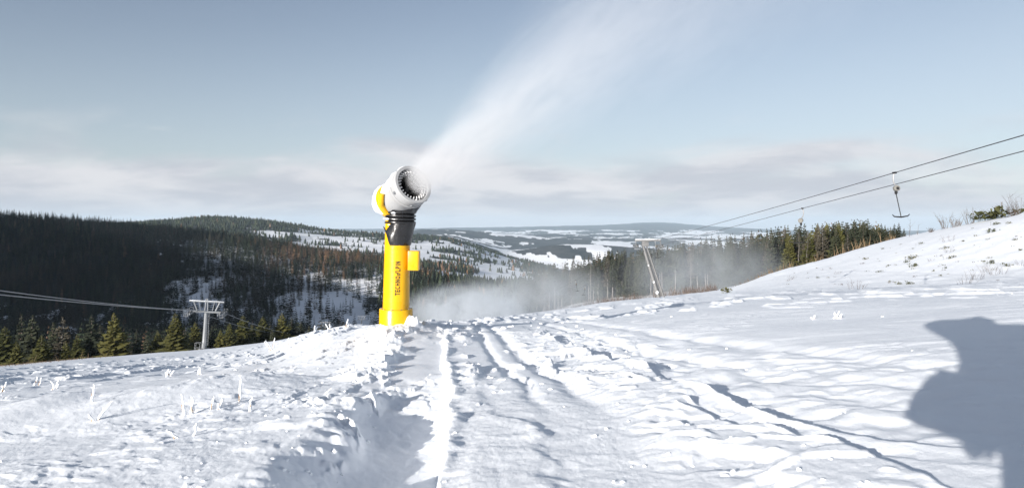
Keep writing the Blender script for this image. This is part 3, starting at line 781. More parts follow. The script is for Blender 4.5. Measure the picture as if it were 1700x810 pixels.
# right-hand wood: edge trees one by one
rs = np.random.default_rng(5)
EDGE = []
def top_row(px): return float(np.interp(px, [850, 880, 950, 1000, 1080, 1150, 1250, 1300, 1380, 1440, 1490, 1505], [464, 447, 424, 413, 406, 394, 380, 372, 366, 361, 378, 400]))
for px in np.arange(868, 1500, 4.6):
    for rep in range(2):
        p = px+rs.uniform(-4, 4)
        d0 = np.interp(p, [860, 930, 1000, 1100, 1200, 1300, 1400, 1480, 1500], [330, 262, 240, 205, 190, 165, 140, 122, 116])
        EDGE.append((p, d0+rs.uniform(0, 22)+rep*14))
nspruce = len(ROW)
for p, Y in EDGE:
    c = on_ground(p, Y); zt = (HOR-(top_row(p)+abs(rs.normal(0, 8))+ (12 if rs.random() < .3 else 0)))/F*Y
    h = float(np.clip(zt-c.z, 4.5, 24))
    q = rs.random()
    if p > 1230: kd = 'dark' if q < .72 else ('spruce' if q < .86 else ('brown' if q < .95 else 'leafless'))
    else: kd = 'bare' if q < .36 else ('brown' if q < .50 else ('leafless' if q < .60 else 'dark'))
    lb = {'dark': 'dark pointed spruce at the edge of the wood right of the drag lift', 'spruce': 'green spruce at the upper end of the wood on the right',
          'bare': 'tall conifer with a bare pale trunk at the edge of the misty wood', 'brown': 'thin brownish conifer with bare lower trunk at the wood edge',
          'leafless': 'leafless pale tree at the edge of the wood'}[kd]
    nm = {'leafless': 'leafless_tree', 'brown': 'conifer_tree', 'bare': 'conifer_tree'}.get(kd, 'spruce_tree')
    tree(kd, nm, c.x, c.y, h, lb, 'tree', {'leafless': 'leafless trees at the edge of the right-hand wood'}.get(kd, 'conifers at the edge of the right-hand wood' if kd != 'dark' else 'spruces at the edge of the right-hand wood'), min(1.5, max(.95, 16/h)), sink=.2)
    nspruce += 1

# spruces standing singly in the snowy clearing of the left hillside
CAND = []
tries = 0
while len(CAND) < 300-nspruce-2 and tries < 60000:
    tries += 1
    px = rs.uniform(300, 655); Y = rs.uniform(440, 800)
    if rs.random() > (.25 if px < 420 else .8) and px < 330: continue
    x = (px-850)/F*Y
    if any(abs(a-x) < 3.5 and abs(b-Y) < 3.5 for a, b in CAND): continue
    w = float(wooded(np.array([x]), np.array([Y]))[0])
    if w > .5 and rs.random() < .55: continue
    row = HOR - gz(x, Y)/Y*F
    if row > np.interp(px, [300, 540, 640], [590, 552, 545]): continue
    if px > 560 and row > 508 and rs.random() < .85: continue
    CAND.append((x, Y))
for x, Y in CAND:
    tree('dark', 'spruce_tree', x, Y, float(np.clip(rs.normal(10.5, 3.0), 5, 17)), 'dark spruce standing in the snowy clearing on the shaded left hillside', 'tree', 'spruces in the clearing on the left hillside', 1.25)

# the rest of the woods: thousands of small trees, one object per wood
def tier_tree(rng, tiers, sides):
    v = []; f = []
    for i in range(tiers):
        z0 = .04+.86*i/tiers; z1 = min(1.0, z0+.86/tiers*1.75); r = .175*(1-i/tiers)**.8+.012
        o = len(v); ph = rng.uniform(0, 6)
        for k in range(sides):
            a = ph+6.283*k/sides; q = r*(1.15 if k % 2 else .72)*rng.uniform(.85, 1.15)
            v.append((q*math.cos(a), q*math.sin(a), z0+rng.uniform(-.03, .03)))
        v.append((rng.uniform(-.01, .01), rng.uniform(-.01, .01), z1 if i < tiers-1 else 1.0))
        for k in range(sides): f.append((o+k, o+(k+1) % sides, o+sides))
    return np.array(v), np.array(f)
def arr(mb): 
    v = np.array(mb.v); t = []
    for fc in mb.f:
        for k in range(1, len(fc)-1): t.append((fc[0], fc[k], fc[k+1]))
    return v, np.array(t)
def forest(name, pts, hs, wid, tints, shapes, label):
    rg = np.random.default_rng(len(pts)); which = rg.integers(0, len(shapes), len(pts)); ang = rg.uniform(0, 6.28, len(pts))
    VV = []; FF = []; CC = []; off = 0
    for s, (v, f) in enumerate(shapes):
        ii = np.where(which == s)[0]
        if not len(ii): continue
        ca = np.cos(ang[ii])[:, None]; sa = np.sin(ang[ii])[:, None]
        X = (v[None, :, 0]*ca-v[None, :, 1]*sa)*(hs[ii]*wid[ii])[:, None]+pts[ii, 0:1]
        Y = (v[None, :, 0]*sa+v[None, :, 1]*ca)*(hs[ii]*wid[ii])[:, None]+pts[ii, 1:2]
        Zz = v[None, :, 2]*hs[ii][:, None]+pts[ii, 2:3]
        VV.append(np.stack([X, Y, Zz], -1).reshape(-1, 3))
        FF.append((f[None]+(np.arange(len(ii))*len(v))[:, None, None]).reshape(-1, 3)+off)
        CC.append(np.repeat(tints[ii], len(v), 0)); off += len(ii)*len(v)
    V = np.concatenate(VV).astype(np.float32); Fc = np.concatenate(FF).astype(np.int32); Cc = np.concatenate(CC).astype(np.float32)
    me = bpy.data.meshes.new(name); me.vertices.add(len(V)); me.vertices.foreach_set('co', V.ravel())
    me.loops.add(Fc.size); me.loops.foreach_set('vertex_index', Fc.ravel()); me.polygons.add(len(Fc))
    me.polygons.foreach_set('loop_start', np.arange(0, Fc.size, 3, dtype=np.int32))
    a = me.attributes.new('tint', 'FLOAT_COLOR', 'POINT'); a.data.foreach_set('color', np.concatenate([Cc, np.ones((len(Cc), 1), np.float32)], 1).ravel())
    me.materials.append(M['tint']); me.update(calc_edges=True)
    o = bpy.data.objects.new(name, me); C.objects.link(o)
    return tag(o, label, 'woodland', kind='stuff')
def scatter(n, pxr, Yr, test, seed):
    rg = np.random.default_rng(seed); px = rg.uniform(*pxr, n)
    Y = np.sqrt(rg.uniform(Yr[0]**2, Yr[1]**2, n)); x = (px-850)/F*Y
    k = rg.random(n) < test(x, Y, px); x, Y, px = x[k], Y[k], px[k]
    return np.stack([x, Y, ground(x, Y)-.3], 1), px, rg
GREEN = np.array([[.022, .028, .016], [.030, .036, .020], [.018, .024, .018], [.040, .042, .024]])
RUST = np.array([[.20, .115, .062], [.16, .10, .065], [.13, .09, .068]])
def tints(rg, n, prust):
    t = GREEN[rg.integers(0, 4, n)]*rg.uniform(.5, 1.7, (n, 1))*np.array([.9, 1, 1.05]); r = rg.random(n) < prust
    t[r] = RUST[rg.integers(0, 3, r.sum())]*rg.uniform(.7, 1.3, (r.sum(), 1)); return t
LOD2 = [arr(spruce_crown(rngT, 11, .08, .17, .4, (5, 6), fine=False)) for q in range(6)]
LOD1 = [tier_tree(rngT, 5, 8) for q in range(6)]
LOD0 = [tier_tree(rngT, 3, 6) for q in range(4)]
# left hillside
pts, px, rg = scatter(34000, (-190, 720), (430, 1340), lambda x, y, p: wooded(x, y), 21)
keep = rg.random(len(pts)) < np.where(pts[:, 1] < 780, .80, .62); pts, px = pts[keep], px[keep]
n = len(pts); hs = np.clip(rg.normal(13.5, 3.2, n), 6, 21)
orange = .46*np.exp(-((pts[:, 1]-880)/110)**2)*sstep(400, 490, px)+.012
pts2, px2, rg2 = scatter(1500, (-60, 575), (225, 420), lambda x, y, p: .9*(vnoise(x/30, y/30, 77) > .25), 31)
h2 = np.clip((HOR-(541+12*vnoise(px2/9., px2*0, 78)+6*rg2.normal(0, 1, len(px2))))/F*pts2[:, 1]-pts2[:, 2], 5, 24)
pts = np.concatenate([pts, pts2]); hs = np.concatenate([hs, h2]); orange = np.concatenate([orange, np.full(len(h2), .03)]); n = len(pts)
tn = tints(rg, n, orange)
cl_ = fbm(pts[:, 0]/45, pts[:, 1]/70, 88, 3); br_ = sstep(.52, .62, fbm(pts[:, 0]/30, pts[:, 1]/50, 89, 3))[:, None]
tn = (tn*(1-.55*br_)+np.array([[.062, .046, .036]])*.55*br_)*(.45+1.25*cl_)[:, None]
forest('hillside_forest', pts, hs, rg.uniform(.9, 1.3, n), tn, LOD2, 'dark spruce forest with rusty larches covering the shaded left hillside'); nA = n
# valley wood behind the gun
pts, px, rg = scatter(7000, (630, 910), (380, 1650), lambda x, y, p: wooded(x, y)*np.where(y < 1000, .8, .6), 22)
n = len(pts); hs = np.clip(rg.normal(12.5, 3, n), 6, 19)
forest('valley_forest', pts, hs, rg.uniform(.9, 1.3, n), tints(rg, n, .06+.30*np.exp(-((pts[:, 1]-1420)/150)**2)), LOD1, 'dark conifer forest in the valley behind the snow gun'); nB = n
# second ridge
pts, px, rg = scatter(30000, (-60, 920), (1500, 3500), lambda x, y, p: wooded(x, y)*.55, 23)
n = len(pts); hs = np.clip(rg.normal(13, 3, n), 7, 20)
forest('ridge_forest', pts, hs, rg.uniform(1.1, 1.6, n), tints(rg, n, .02), LOD0, 'forest on the second ridge below the cloudy sky'); nC = n
# depth of the right-hand wood
pts, px, rg = scatter(3600, (858, 1500), (175, 760), lambda x, y, p: (y > np.interp(p, [860, 930, 1000, 1100, 1200, 1300, 1400, 1480], [360, 290, 268, 235, 220, 195, 172, 150]))*.9*(y < np.interp(p, [860, 1000, 1200, 1500], [900, 700, 420, 260])), 24)
n = len(pts); zt = (HOR-np.array([top_row(p) for p in px])-np.abs(rg.normal(6, 7, n)))/F*pts[:, 1]
hs = np.clip(np.minimum(rg.normal(17, 2.5, n), zt-pts[:, 2]), 3, 22)
forest('misty_wood', pts, hs, rg.uniform(.75, 1.1, n), tints(rg, n, .25)*1.15, LOD2, 'conifer wood behind the drag lift, greyed by drifting snow'); nD = n
print('FOREST', nA, nB, nC, nD, 'individual', nspruce+len(CAND))

# ------------------------------------------------------------------ scrub, grass, sprigs
def tuft(rng, n, h, spread, lean=.5, w=.012, twigs=0):
    m = MB()
    for k in range(n):
        a = rng.uniform(0, 6.28); r = spread*math.sqrt(rng.random())*.5
        b = Vector((r*math.cos(a), r*math.sin(a), -.03)); l = h*rng.uniform(.45, 1.1); a2 = a+rng.uniform(-1, 1)
        t = b+Vector((math.cos(a2)*l*lean*rng.uniform(.1, 1), math.sin(a2)*l*lean*rng.uniform(.1, 1), l))
        md = b.lerp(t, .5)+Vector((rng.uniform(-.05, .05)*l, rng.uniform(-.05, .05)*l, .06*l))
        m.tube([b, md, t], [w, w*.8, w*.25], 3, False)
        for q in range(twigs):
            s = b.lerp(t, rng.uniform(.35, .9)); e = s+Vector((rng.uniform(-.3, .3)*l, rng.uniform(-.3, .3)*l, rng.uniform(.05, .35)*l))
            m.tube([s, e], [w*.5, w*.2], 3, False)
    return m
def sprigs(rng, n, h, spread):
    m = MB()
    for k in range(n):
        c = Vector((rng.gauss(0, spread*.4), rng.gauss(0, spread*.25), rng.uniform(0, h)*.6)); l = rng.uniform(.4, 1)*h*.55
        for q in range(6):
            a = rng.uniform(0, 6.28); e = c+Vector((math.cos(a)*l, math.sin(a)*l, l*rng.uniform(-.1, .8))); s = Vector((-math.sin(a), math.cos(a), 0))*l*.28
            m.add([c, c.lerp(e, .6)+s, e, c.lerp(e, .6)-s], [(0, 1, 2), (0, 2, 3)], False)
        m.tube([(c.x, c.y, -.05), c], [.012, .006], 3, False)
    return m
rp = random.Random(9)
def plant(px, py, Y, mb, name, mat, label, cat, group=None):
    c = on_ground(px, Y); o = mb.build(name, M[mat], None, False); o.location = (c.x, c.y, c.z); o.rotation_euler = (0, 0, rp.uniform(0, 6.28))
    return tag(o, label, cat, group)
def depth_at(px, py, lo, hi):
    """depth at which the ground shows at this row of the column"""
    best = lo
    for Y in np.geomspace(lo, hi, 160):
        x = (px-850)/F*Y
        if HOR-gz(x, Y)/Y*F <= py: return float(Y)
    return float(hi)
# bare shrubs on the skyline of the right slope
for px, py, hpx, lb in ((1510, 402, 44, 'thin bent dead stem sticking up below the hanging tow bar'), (1524, 398, 16, 'low bare bush on the skyline right of the bent stem'),
                        (1574, 382, 26, 'reddish bare bush on the skyline of the right slope'), (1588, 378, 14, 'small bare bush beside the reddish bush on the skyline'),
                        (1612, 368, 26, 'round grey leafless bush on the skyline of the right slope'), (1694, 350, 32, 'tall bare bush on the skyline at the right picture edge'), (1682, 352, 18, 'short bare bush left of the tall bush at the right edge'),
                        (1546, 392, 8, 'lowest bare bush on the skyline between two taller bushes')):
    Y = float(np.interp(px, [1480, 1600, 1700], [89, 79, 71])); h = hpx/F*Y
    if 'bent' in lb: mb = tuft(rp, 2, h, .2, .5, .018, 3)
    else: mb = tuft(rp, 26, h, h*.9, .7, .016, 3)
    plant(px, py, Y, mb, 'bare_bush' if 'bush' in lb else 'dead_stem', 'twig', lb, 'bush' if 'bush' in lb else 'stem', 'bare bushes on the skyline of the right slope' if 'bush' in lb else None)
for px, w, lb in ((1641, 1.0, 'low dwarf conifer on the skyline left of two posts'), (1662, 1.2, 'reddish green dwarf conifer on the skyline round the right post')):
    Y = float(np.interp(px, [1600, 1700], [79, 71])); plant(px, 360, Y, sprigs(rp, 40, 1.3*w, 2.2), 'dwarf_conifer', 'heath', lb, 'bush', 'dwarf conifers on the skyline')
for px, h, lb in ((1653, 1.45, 'short grey post between two dwarf conifers on the skyline'), (1663, 1.75, 'taller grey post rising from the right dwarf conifer')):
    Y = 75.5; c = on_ground(px, Y); m = MB(); m.tube([(0, 0, -.2), (0, 0, h)], .075, 10)
    o = m.build('post', M['galvd']); o.location = c; tag(o, lb, 'post', 'posts on the skyline')
# tufts showing through the snow of the right slope
TUFTS = [(1512, 432, 'h', 1.0), (1519, 428, 'h', .7), (1505, 436, 'h', .7), (1517, 444, 'h', .9), (1574, 402, 't', 1.2), (1575, 420, 't', 1.0), (1572, 414, 'h', .7), (1580, 430, 'h', .8), (1647, 386, 'h', 1.2), (1652, 374, 'h', 1.0),
         (1650, 438, 'h', .8), (1640, 452, 't', 1.2), (1654, 456, 't', 1.3), (1617, 466, 't', 1.3), (1604, 476, 't', 1.1), (1420, 480, 't', 1.1), (1437, 431, 'h', .7), (1529, 405, 'h', .7), (1390, 455, 't', .7),
         (1492, 472, 'h', .6), (1510, 472, 'h', .7), (1315, 463, 't', 1.0), (1358, 462, 'h', .5), (1460, 452, 'h', .5), (1545, 434, 't', .6), (1686, 400, 'h', .6), (1694, 417, 'h', .5), (1672, 444, 'h', .6), (1477, 468, 'h', .4),
         (1700, 442, 't', .8), (1466, 414, 'h', .5), (1475, 442, 'h', .45), (1634, 436, 'h', .35), (1644, 429, 'h', .35), (1570, 446, 'h', .4), (1600, 402, 'h', .4), (1620, 392, 'h', .4), (1676, 372, 'h', .6), (1560, 458, 'h', .4)]
where = lambda px: ('below the hanging tow bar' if px < 1530 and px > 1440 else 'left part of the right slope' if px <= 1440 else 'in the middle of the right slope' if px < 1620 else 'near the right picture edge')
for px, py, k, s in TUFTS:
    Y = depth_at(px, py, 36, 110)
    if k == 'h': plant(px, py, Y, sprigs(rp, int(10+9*s), .38*s, .75*s), 'evergreen_tuft', 'heath', f'{"larger" if s>=.8 else "small"} evergreen tuft poking through the snow, {where(px)}', 'plant', f'evergreen tufts, {"larger" if s>=.8 else "small"}, {where(px)}')
    else: plant(px, py, Y, tuft(rp, int(8*s)+4, .55*s, .9*s, .9, .007, 2), 'bare_twigs', 'twig', f'bare twigs poking through the snow, {where(px)}', 'plant', f'bare twigs in the snow, {where(px)}')
rq = random.Random(77)
for k in range(70):
    px = rq.uniform(1300, 1698); lo = float(np.interp(px, [1300, 1380, 1480, 1600, 1700], [452, 434, 402, 376, 356])); py = rq.uniform(lo+4, 474)
    if py < lo+6: continue
    Y = depth_at(px, py, 36, 110); s = rq.uniform(.12, .34)
    plant(px, py, Y, sprigs(rq, int(5+14*s), .45*s, 1.1*s), 'evergreen_tuft', 'heath' if rq.random() < .6 else 'twig', f'tiny dark sprig poking through the snow, {where(px)}', 'plant', f'tiny sprigs in the snow, {where(px)}')
# young pine on the plateau edge by the wood
plant(1206, 482, 62, sprigs(rp, 20, .62, .5), 'young_pine', 'heath', 'small young pine at the foot of the right slope by the wood', 'plant')
# dry grass along the crest on the left and along the edge of the right wood
def grass_band(name, spots, label, mat='drygrass', dens=1):
    m = MB()
    for (x, y, z, h) in spots:
        for k in range(dens):
            dx, dy = rp.uniform(-.25, .25), rp.uniform(-.25, .25)
            b = Vector((x+dx, y+dy, z-.05)); t = b+Vector((rp.uniform(-.3, .3)*h, rp.uniform(-.3, .3)*h, h*rp.uniform(.5, 1.1))); s = Vector((rp.uniform(.3, 1), rp.uniform(-1, 1), 0)).normalized()*max(.010, h*.018)
            md = b.lerp(t, .55)+Vector((0, 0, .03))
            m.add([b-s, b+s, md+s*.8, md-s*.8, t], [(0, 1, 2, 3), (3, 2, 4)], False)
    return tag(m.build(name, M[mat], None, False), label, 'grass', kind='stuff')
sp = []
for k in range(1500):
    px = rp.uniform(-40, 430); Yc = float(np.interp(px, [-150, 0, 200, 340, 450], [55, 60, 80, 120, 75])); Y = Yc*rp.uniform(.93, 1.16); x = (px-850)/F*Y
    if vnoise(np.array([x/3.]), np.array([Y/3.]), 91)[0] < .42: continue
    sp.append((x, Y, gz(x, Y), rp.uniform(.12, .34)+(.8 if rp.random() < .012 else 0)))
grass_band('dry_grass', sp, 'thin rusty grass along the crest of the slope on the left', dens=2)
sp = []
for k in range(520):
    px = rp.uniform(1200, 1500); Yc = float(np.interp(px, [1200, 1300, 1380, 1480, 1500], [125, 108, 101, 92, 89])); Y = Yc*rp.uniform(1.0, 1.32); x = (px-850)/F*Y
    if vnoise(np.array([x/4.]), np.array([Y/4.]), 92)[0] < .40: continue
    sp.append((x, Y, gz(x, Y), rp.uniform(.5, 2.2)*float(np.interp(px, [1200, 1280, 1450, 1500], [.5, 1, 1.1, .4]))))
grass_band('undergrowth', sp, 'rusty undergrowth along the edge of the right-hand wood', dens=3)
sp = []
for k in range(2600):
    px = rp.uniform(880, 1190); Yc = float(np.interp(px, [880, 930, 1000, 1090, 1200], [200, 190, 165, 125, 120])); Y = Yc*rp.uniform(.92, 1.45); x = (px-850)/F*Y
    if vnoise(np.array([x/6.]), np.array([Y/6.]), 93)[0] < .45: continue
    sp.append((x, Y, gz(x, Y), rp.uniform(.7, 2.4)))
grass_band('brushwood', sp, 'grey brown brushwood at the foot of the misty wood', 'twig', dens=3)

# ------------------------------------------------------------------ chairlift on the left
def pylon(root, h, detail=True):
    m = MB(); m.lathe([(.44, -.6), (.44, 0), (.39, 1.6), (.37, 1.65), (.33, h*.6), (.31, h)], 20); m.build('mast', M['galv'], root)
    m = MB(); m.box((0, 0, -.1), (1.5, 1.5, .6), bev=.05); m.build('foundation', M['galvd'], root)
    m = MB(); m.box((0, 0, h+.15), (5.4, .45, .35), bev=.03); arm = m.build('crossarm', M['galv'], root)
    m = MB(); m.box((0, 0, h+1.95), (5.9, .24, .20), bev=.02); m.build('upper_beam', M['galv'], root)
    m = MB(); m.box((0, 0, h+2.075), (5.8, .16, .05), bev=.02); m.build('snow_strip', M['snow'], root)
    for s in (-1, 1):
        m = MB(); m.tube([(s*1.55, 0, h+.3), (s*2.2, 0, h+1.9)], .13, 8); m.build('strut', M['galv'], root)
        m = MB(); m.tube([(s*.25, 0, h+.3), (s*.12, 0, h+2.5)], .11, 8); m.build('strut', M['galv'], root)
        m = MB(); m.tube([(s*1.0, 0, h+.3), (s*1.3, 0, h+1.9)], .05, 6); m.build('strut', M['galv'], root)
        sv = MB(); sv.box((s*2.35, 0, h-.1), (.16, 3.4, .28), bev=.02); sv = sv.build('sheave_train', M['galv'], root)
        for k in range(6):
            q = MB(); q.lathe([(.08, -.06), (.20, -.06), (.23, -.05), (.20, 0), (.23, .05), (.20, .06), (.08, .06)], 14, Matrix.Translation((s*2.35+.16*s, -1.4+k*.56, h+.03)) @ Matrix.Rotation(R(90), 4, 'Y'), cap0=True, cap1=True)
            q.build('sheave', M['galvd'], sv)
        if detail:
            pf = MB(); x0 = s*2.95
            pf.box((x0, 0, h-.55), (.62, 3.4, .05)); pf = pf.build('platform', M['galv'], root)
            m = MB()
            for yy in (-1.7, -.55, .55, 1.7):
                m.tube([(x0+.3*s, yy, h-.55), (x0+.3*s, yy, h+.5)], .035, 6)
            for zz in (h-.02, h+.5): m.tube([(x0+.3*s, -1.7, zz), (x0+.3*s, 1.7, zz)], .035, 6)
            for yy in (-1.7, 1.7):
                for zz in (h-.02, h+.5): m.tube([(x0-.3*s, yy, zz), (x0+.3*s, yy, zz)], .035, 6)
                m.tube([(x0-.3*s, yy, h-.55), (x0-.3*s, yy, h+.5)], .035, 6)
            m.build('railing', M['galv'], pf)
    if detail:
        m = MB()
        for s in (-.2, .2): m.tube([(s+.55, -.52, .9), (s+.42, -.45, h)], .03, 6)
        for k in range(int(h/.33)-2): z = 1.0+k*.33; q = (z-.9)/(h-.9); m.tube([(.35-.13*q, -.52+.07*q, z), (.75-.13*q, -.52+.07*q, z)], .018, 5)
        m.build('ladder', M['galv'], root)
        m = MB()
        for a in ((-1.35, -.9), (-.55, -.9), (-1.35, -.1), (-.55, -.1)): m.tube([(a[0], a[1], -.4), (a[0], a[1], 1.3)], .035, 6)
        for z in (.35, 1.3):
            m.tube([(-1.35, -.9, z), (-.55, -.9, z), (-.55, -.1, z), (-1.35, -.1, z), (-1.35, -.9, z)], .03, 6)
        m.build('base_cage', M['galv'], root)
    return root
pa = on_ground(338.5, 122); ldir = Vector((51, -265, 0)).normalized(); yaw = math.atan2(ldir.x, -ldir.y)
hp = 8.1*122/125-.6
py1 = empty('chairlift_pylon', (pa.x, pa.y, pa.z), (R(3), R(4.2), yaw*.9))
tag(py1, 'tall grey chairlift pylon standing at the crest of the slope on the left', 'lift pylon', 'chairlift pylons'); pylon(py1, 6.7)
p2 = P(540, 541, 380); py2 = empty('chairlift_pylon', p2-Vector((0, 0, 7.2)), (0, R(1), yaw))
tag(py2, 'chairlift pylon rising from the trees left of the snow gun', 'lift pylon', 'chairlift pylons'); pylon(py2, 7.2, False)
for px, py, Y, lb in ((600, 530, 470, 'distant chairlift pylon at the valley clearing just left of the snow gun'), (611, 526, 560, 'farthest small chairlift pylon right beside the foot of the gun')):
    g = P(px, py, Y); q = copy_tree(py2); q.location = g-Vector((0, 0, 7.2)); q['label'] = lb
bpy.context.view_layer.update()
def rope(name, pts, rad, mat, label, sag=None):
    m = MB(); out = []
    for i in range(len(pts)-1):
        a, b = Vector(pts[i]), Vector(pts[i+1]); n = 40; sg = (sag[i] if sag else 0)
        for k in range(n+(i == len(pts)-2)):
            t = k/n; out.append(a.lerp(b, t)-Vector((0, 0, 4*sg*t*(1-t))))
    m.tube(out, rad, 6); return tag(m.build(name, M[mat], None, False), label, 'cable')
for s, lb in ((-1, 'haul rope of the chairlift, upper of the two on the left'), (1, 'haul rope of the chairlift, lower of the two on the left')):
    a = py1.matrix_world @ Vector((s*2.5, 0, 7.0)); b = py2.matrix_world @ Vector((s*2.5, 0, 7.45))
    far_ = P(0, 485 if s < 0 else 492, 66 if s < 0 else 62); d = (far_-a); start = a+d*1.9; start.z += 2.2
    rope('haul_rope', [start, a, b, P(600, 532, 470)+Vector((s*2.5, 0, .3)), P(611, 528, 560)+Vector((s*2.5, 0, .3))], .05, 'palerope', lb, [1.0, 4.5, .6, .5])
# lift station roof in the valley clearing
st = P(618, 527, 640); root = empty('lift_station', (st.x+2, st.y, gz(st.x+2, st.y)), (0, 0, .5))
tag(root, 'small dark roofed lift station in the valley clearing left of the gun', 'building')
m = MB(); m.box((0, 0, 1.6), (9, 7, 4), bev=.05); m.build('wall', M['galvd'], root)
m = MB(); m.add([(-5.2, -4.2, 3.4), (5.2, -4.2, 3.4), (5.2, 4.2, 3.4), (-5.2, 4.2, 3.4), (-5.2, 0, 5.9), (5.2, 0, 5.9)], [(0, 1, 5, 4), (2, 3, 4, 5), (0, 4, 3), (1, 2, 5), (0, 3, 2, 1)], False); m.build('roof', M['dark'], root)
m = MB(); m.box((1, -3.52, 1.6), (3.4, .08, 3.0)); m.build('gate', M['dark'], root)

# ------------------------------------------------------------------ drag lift on the right
tb = on_ground(1099, 92); top = P(1071, 408, 92)
root = empty('drag_lift_pylon', tb); tag(root, 'leaning grey lattice pylon of the drag lift in front of the misty wood', 'lift pylon', 'drag lift pylons')
T = top-tb; side = Vector((1, .15, 0)).normalized(); mast = []
m = MB()
for s in (-1, 1): m.tube([side*(s*.36-.1)+Vector((0, 0, -.5)), side*(s*.36-.1), T+side*(s*.24-.05)], [.27, .26, .20] if s < 0 else [.13, .13, .10], 12)
mast = m.build('mast', M['galvd'], root)
m = MB()
for k in range(40):
    t = .03+k*.0235; w = .42-.16*t; c = T*t; c2 = T*(t+.03)
    m.tube([c-side*w*.9, c+side*w*.8], .045, 5)
m.build('ladder_rungs', M['galvd'], mast)
m = MB(); m.box(T+Vector((0, 0, .25)), (.9, .6, .7), bev=.05); m.build('mast_head', M['galvd'], root)
m = MB(); m.box(T+Vector((.35, 0, .72)), (3.5, .22, .22), bev=.03); arm = m.build('crossarm', M['galvd'], root)
m = MB(); m.box(T+Vector((.35, 0, .865)), (3.4, .2, .07), bev=.03); m.build('snow_strip', M['snow'], arm)
for s in (-1.25, 2.1):
    c = T+Vector((s, 0, -.1)); q = MB(); q.box(c, (.14, 2.2, .2), bev=.02); q.tube([c, T+Vector((s, 0, .7))], .05, 6); tr = q.build('sheave_train', M['galvd'], root)
    for k in range(4):
        for e in (-.16, .16):
            q = MB(); q.lathe([(.06, -.06), (.2, -.06), (.16, 0), (.2, .06), (.06, .06)], 14, Matrix.Translation(c+Vector((e, -.9+.6*k, .12))) @ Matrix.Rotation(R(90), 4, 'Y'), cap0=True, cap1=True); q.build('sheave', M['galv'], tr)
    q = MB(); q.tube([c+Vector((-.5, -.9, -.1)), c+Vector((.5, -.9, -.1))], .05, 6); q.box(c+Vector((0, -1.1, -.3)), (.8, .3, .12), bev=.02); q.build('catch_guard', M['galv'], tr)
for f_, w_ in ((.62, .1), (.30, .14), (.10, .2)):
    c = T*f_+Vector((-.45, -.2, 0)); bm = bmesh.new(); bmesh.ops.create_icosphere(bm, subdivisions=2, radius=w_)
    q = MB(); q.add([v.co*rp.uniform(.8, 1.3)+c for v in bm.verts], [[v.index for v in f.verts] for f in bm.faces]); bm.free(); q.build('rime_lump', M['ice'], root, False)
q = MB(); q.box(T*.16+Vector((-.55, -.1, 0)), (.3, .3, .9), bev=.03); q.build('control_box', M['galvd'], root)
# ropes
RA = [P(1700, 224, 21.3), P(1485, 285, 30), None]
cA0 = tb+T+Vector((-1.25, 0, .13)); cB0 = tb+T+Vector((2.1, 0, .13))
def through(a, b, ext): return b+(b-a)*ext
pA1 = P(1485, 287, 31); pB1 = P(1332, 346, 47)
A_end = pA1+(P(1760, 207, 19.2)-pA1)*6; B_end = pB1+(P(1760, 233.5, 22.5)-pB1)*4
down1 = P(870, 500, 330); down2 = P(895, 500, 320)
def rope_pt(pts, sag, Y):
    for (a, b, s) in zip(pts[:-1], pts[1:], sag):
        if min(a.y, b.y) <= Y <= max(a.y, b.y):
            t = (Y-a.y)/(b.y-a.y); return a.lerp(b, t)-Vector((0, 0, 4*s*t*(1-t)))
ptsA = [A_end, pA1, cA0, down1]; sagA = [0.0, .12, 1.5]; ptsB = [B_end, pB1, cB0, down2]; sagB = [.05, .06, 1.5]
rope('haul_rope', ptsA, .017, 'rope', 'haul rope of the drag lift, upper of the two', sagA)
rope('haul_rope', ptsB, .017, 'rope', 'haul rope of the drag lift, lower of the two', sagB)
def hanger():
    root = empty('tow_bar', (0, 0, 0))
    m = MB(); m.box((0, 0, 0), (.10, .30, .09), bev=.02); m.build('grip', M['dark'], root)
    m = MB(); m.tube([(0, 0, -.03), (-.06, 0, -.15), (-.07, 0, -.35), (-.03, 0, -.52), (.05, 0, -.64)], .032, 8); m.build('hanger_arm', M['palerope'], root)
    m = MB(); m.lathe([(.0, -.10), (.12, -.10), (.15, -.07), (.15, .07), (.12, .10), (.0, .10)], 24, Matrix.Translation((.10, 0, -.78)) @ Matrix.Rotation(R(80), 4, 'X')); sp_ = m.build('spool_case', M['spool'], root)
    m = MB(); m.lathe([(.0, 0), (.07, .0), (.07, .03), (.0, .03)], 16, Matrix.Translation((.10, -.10, -.78)) @ Matrix.Rotation(R(80), 4, 'X')); m.build('spool_hub', M['dark'], sp_)
    m = MB(); m.lathe([(.04, -1.08), (.07, -1.02), (.075, -.95), (.05, -.92)], 12, Matrix.Translation((.08, 0, 0)), cap0=True, cap1=True); m.build('rope_funnel', M['dark'], root)
    m = MB(); m.tube([(.08, 0, -1.05), (.35, .04, -2.18)], .022, 8); m.build('stick', M['rubber'], root)
    m = MB(); m.tube([(-.10, .0, -2.10), (.0, .02, -2.19), (.35, .04, -2.22), (.70, .06, -2.16), (.80, .07, -2.07)], [.022, .03, .036, .03, .022], 8); m.build('crossbar', M['rubber'], root)
    return root
proto_h = hanger()
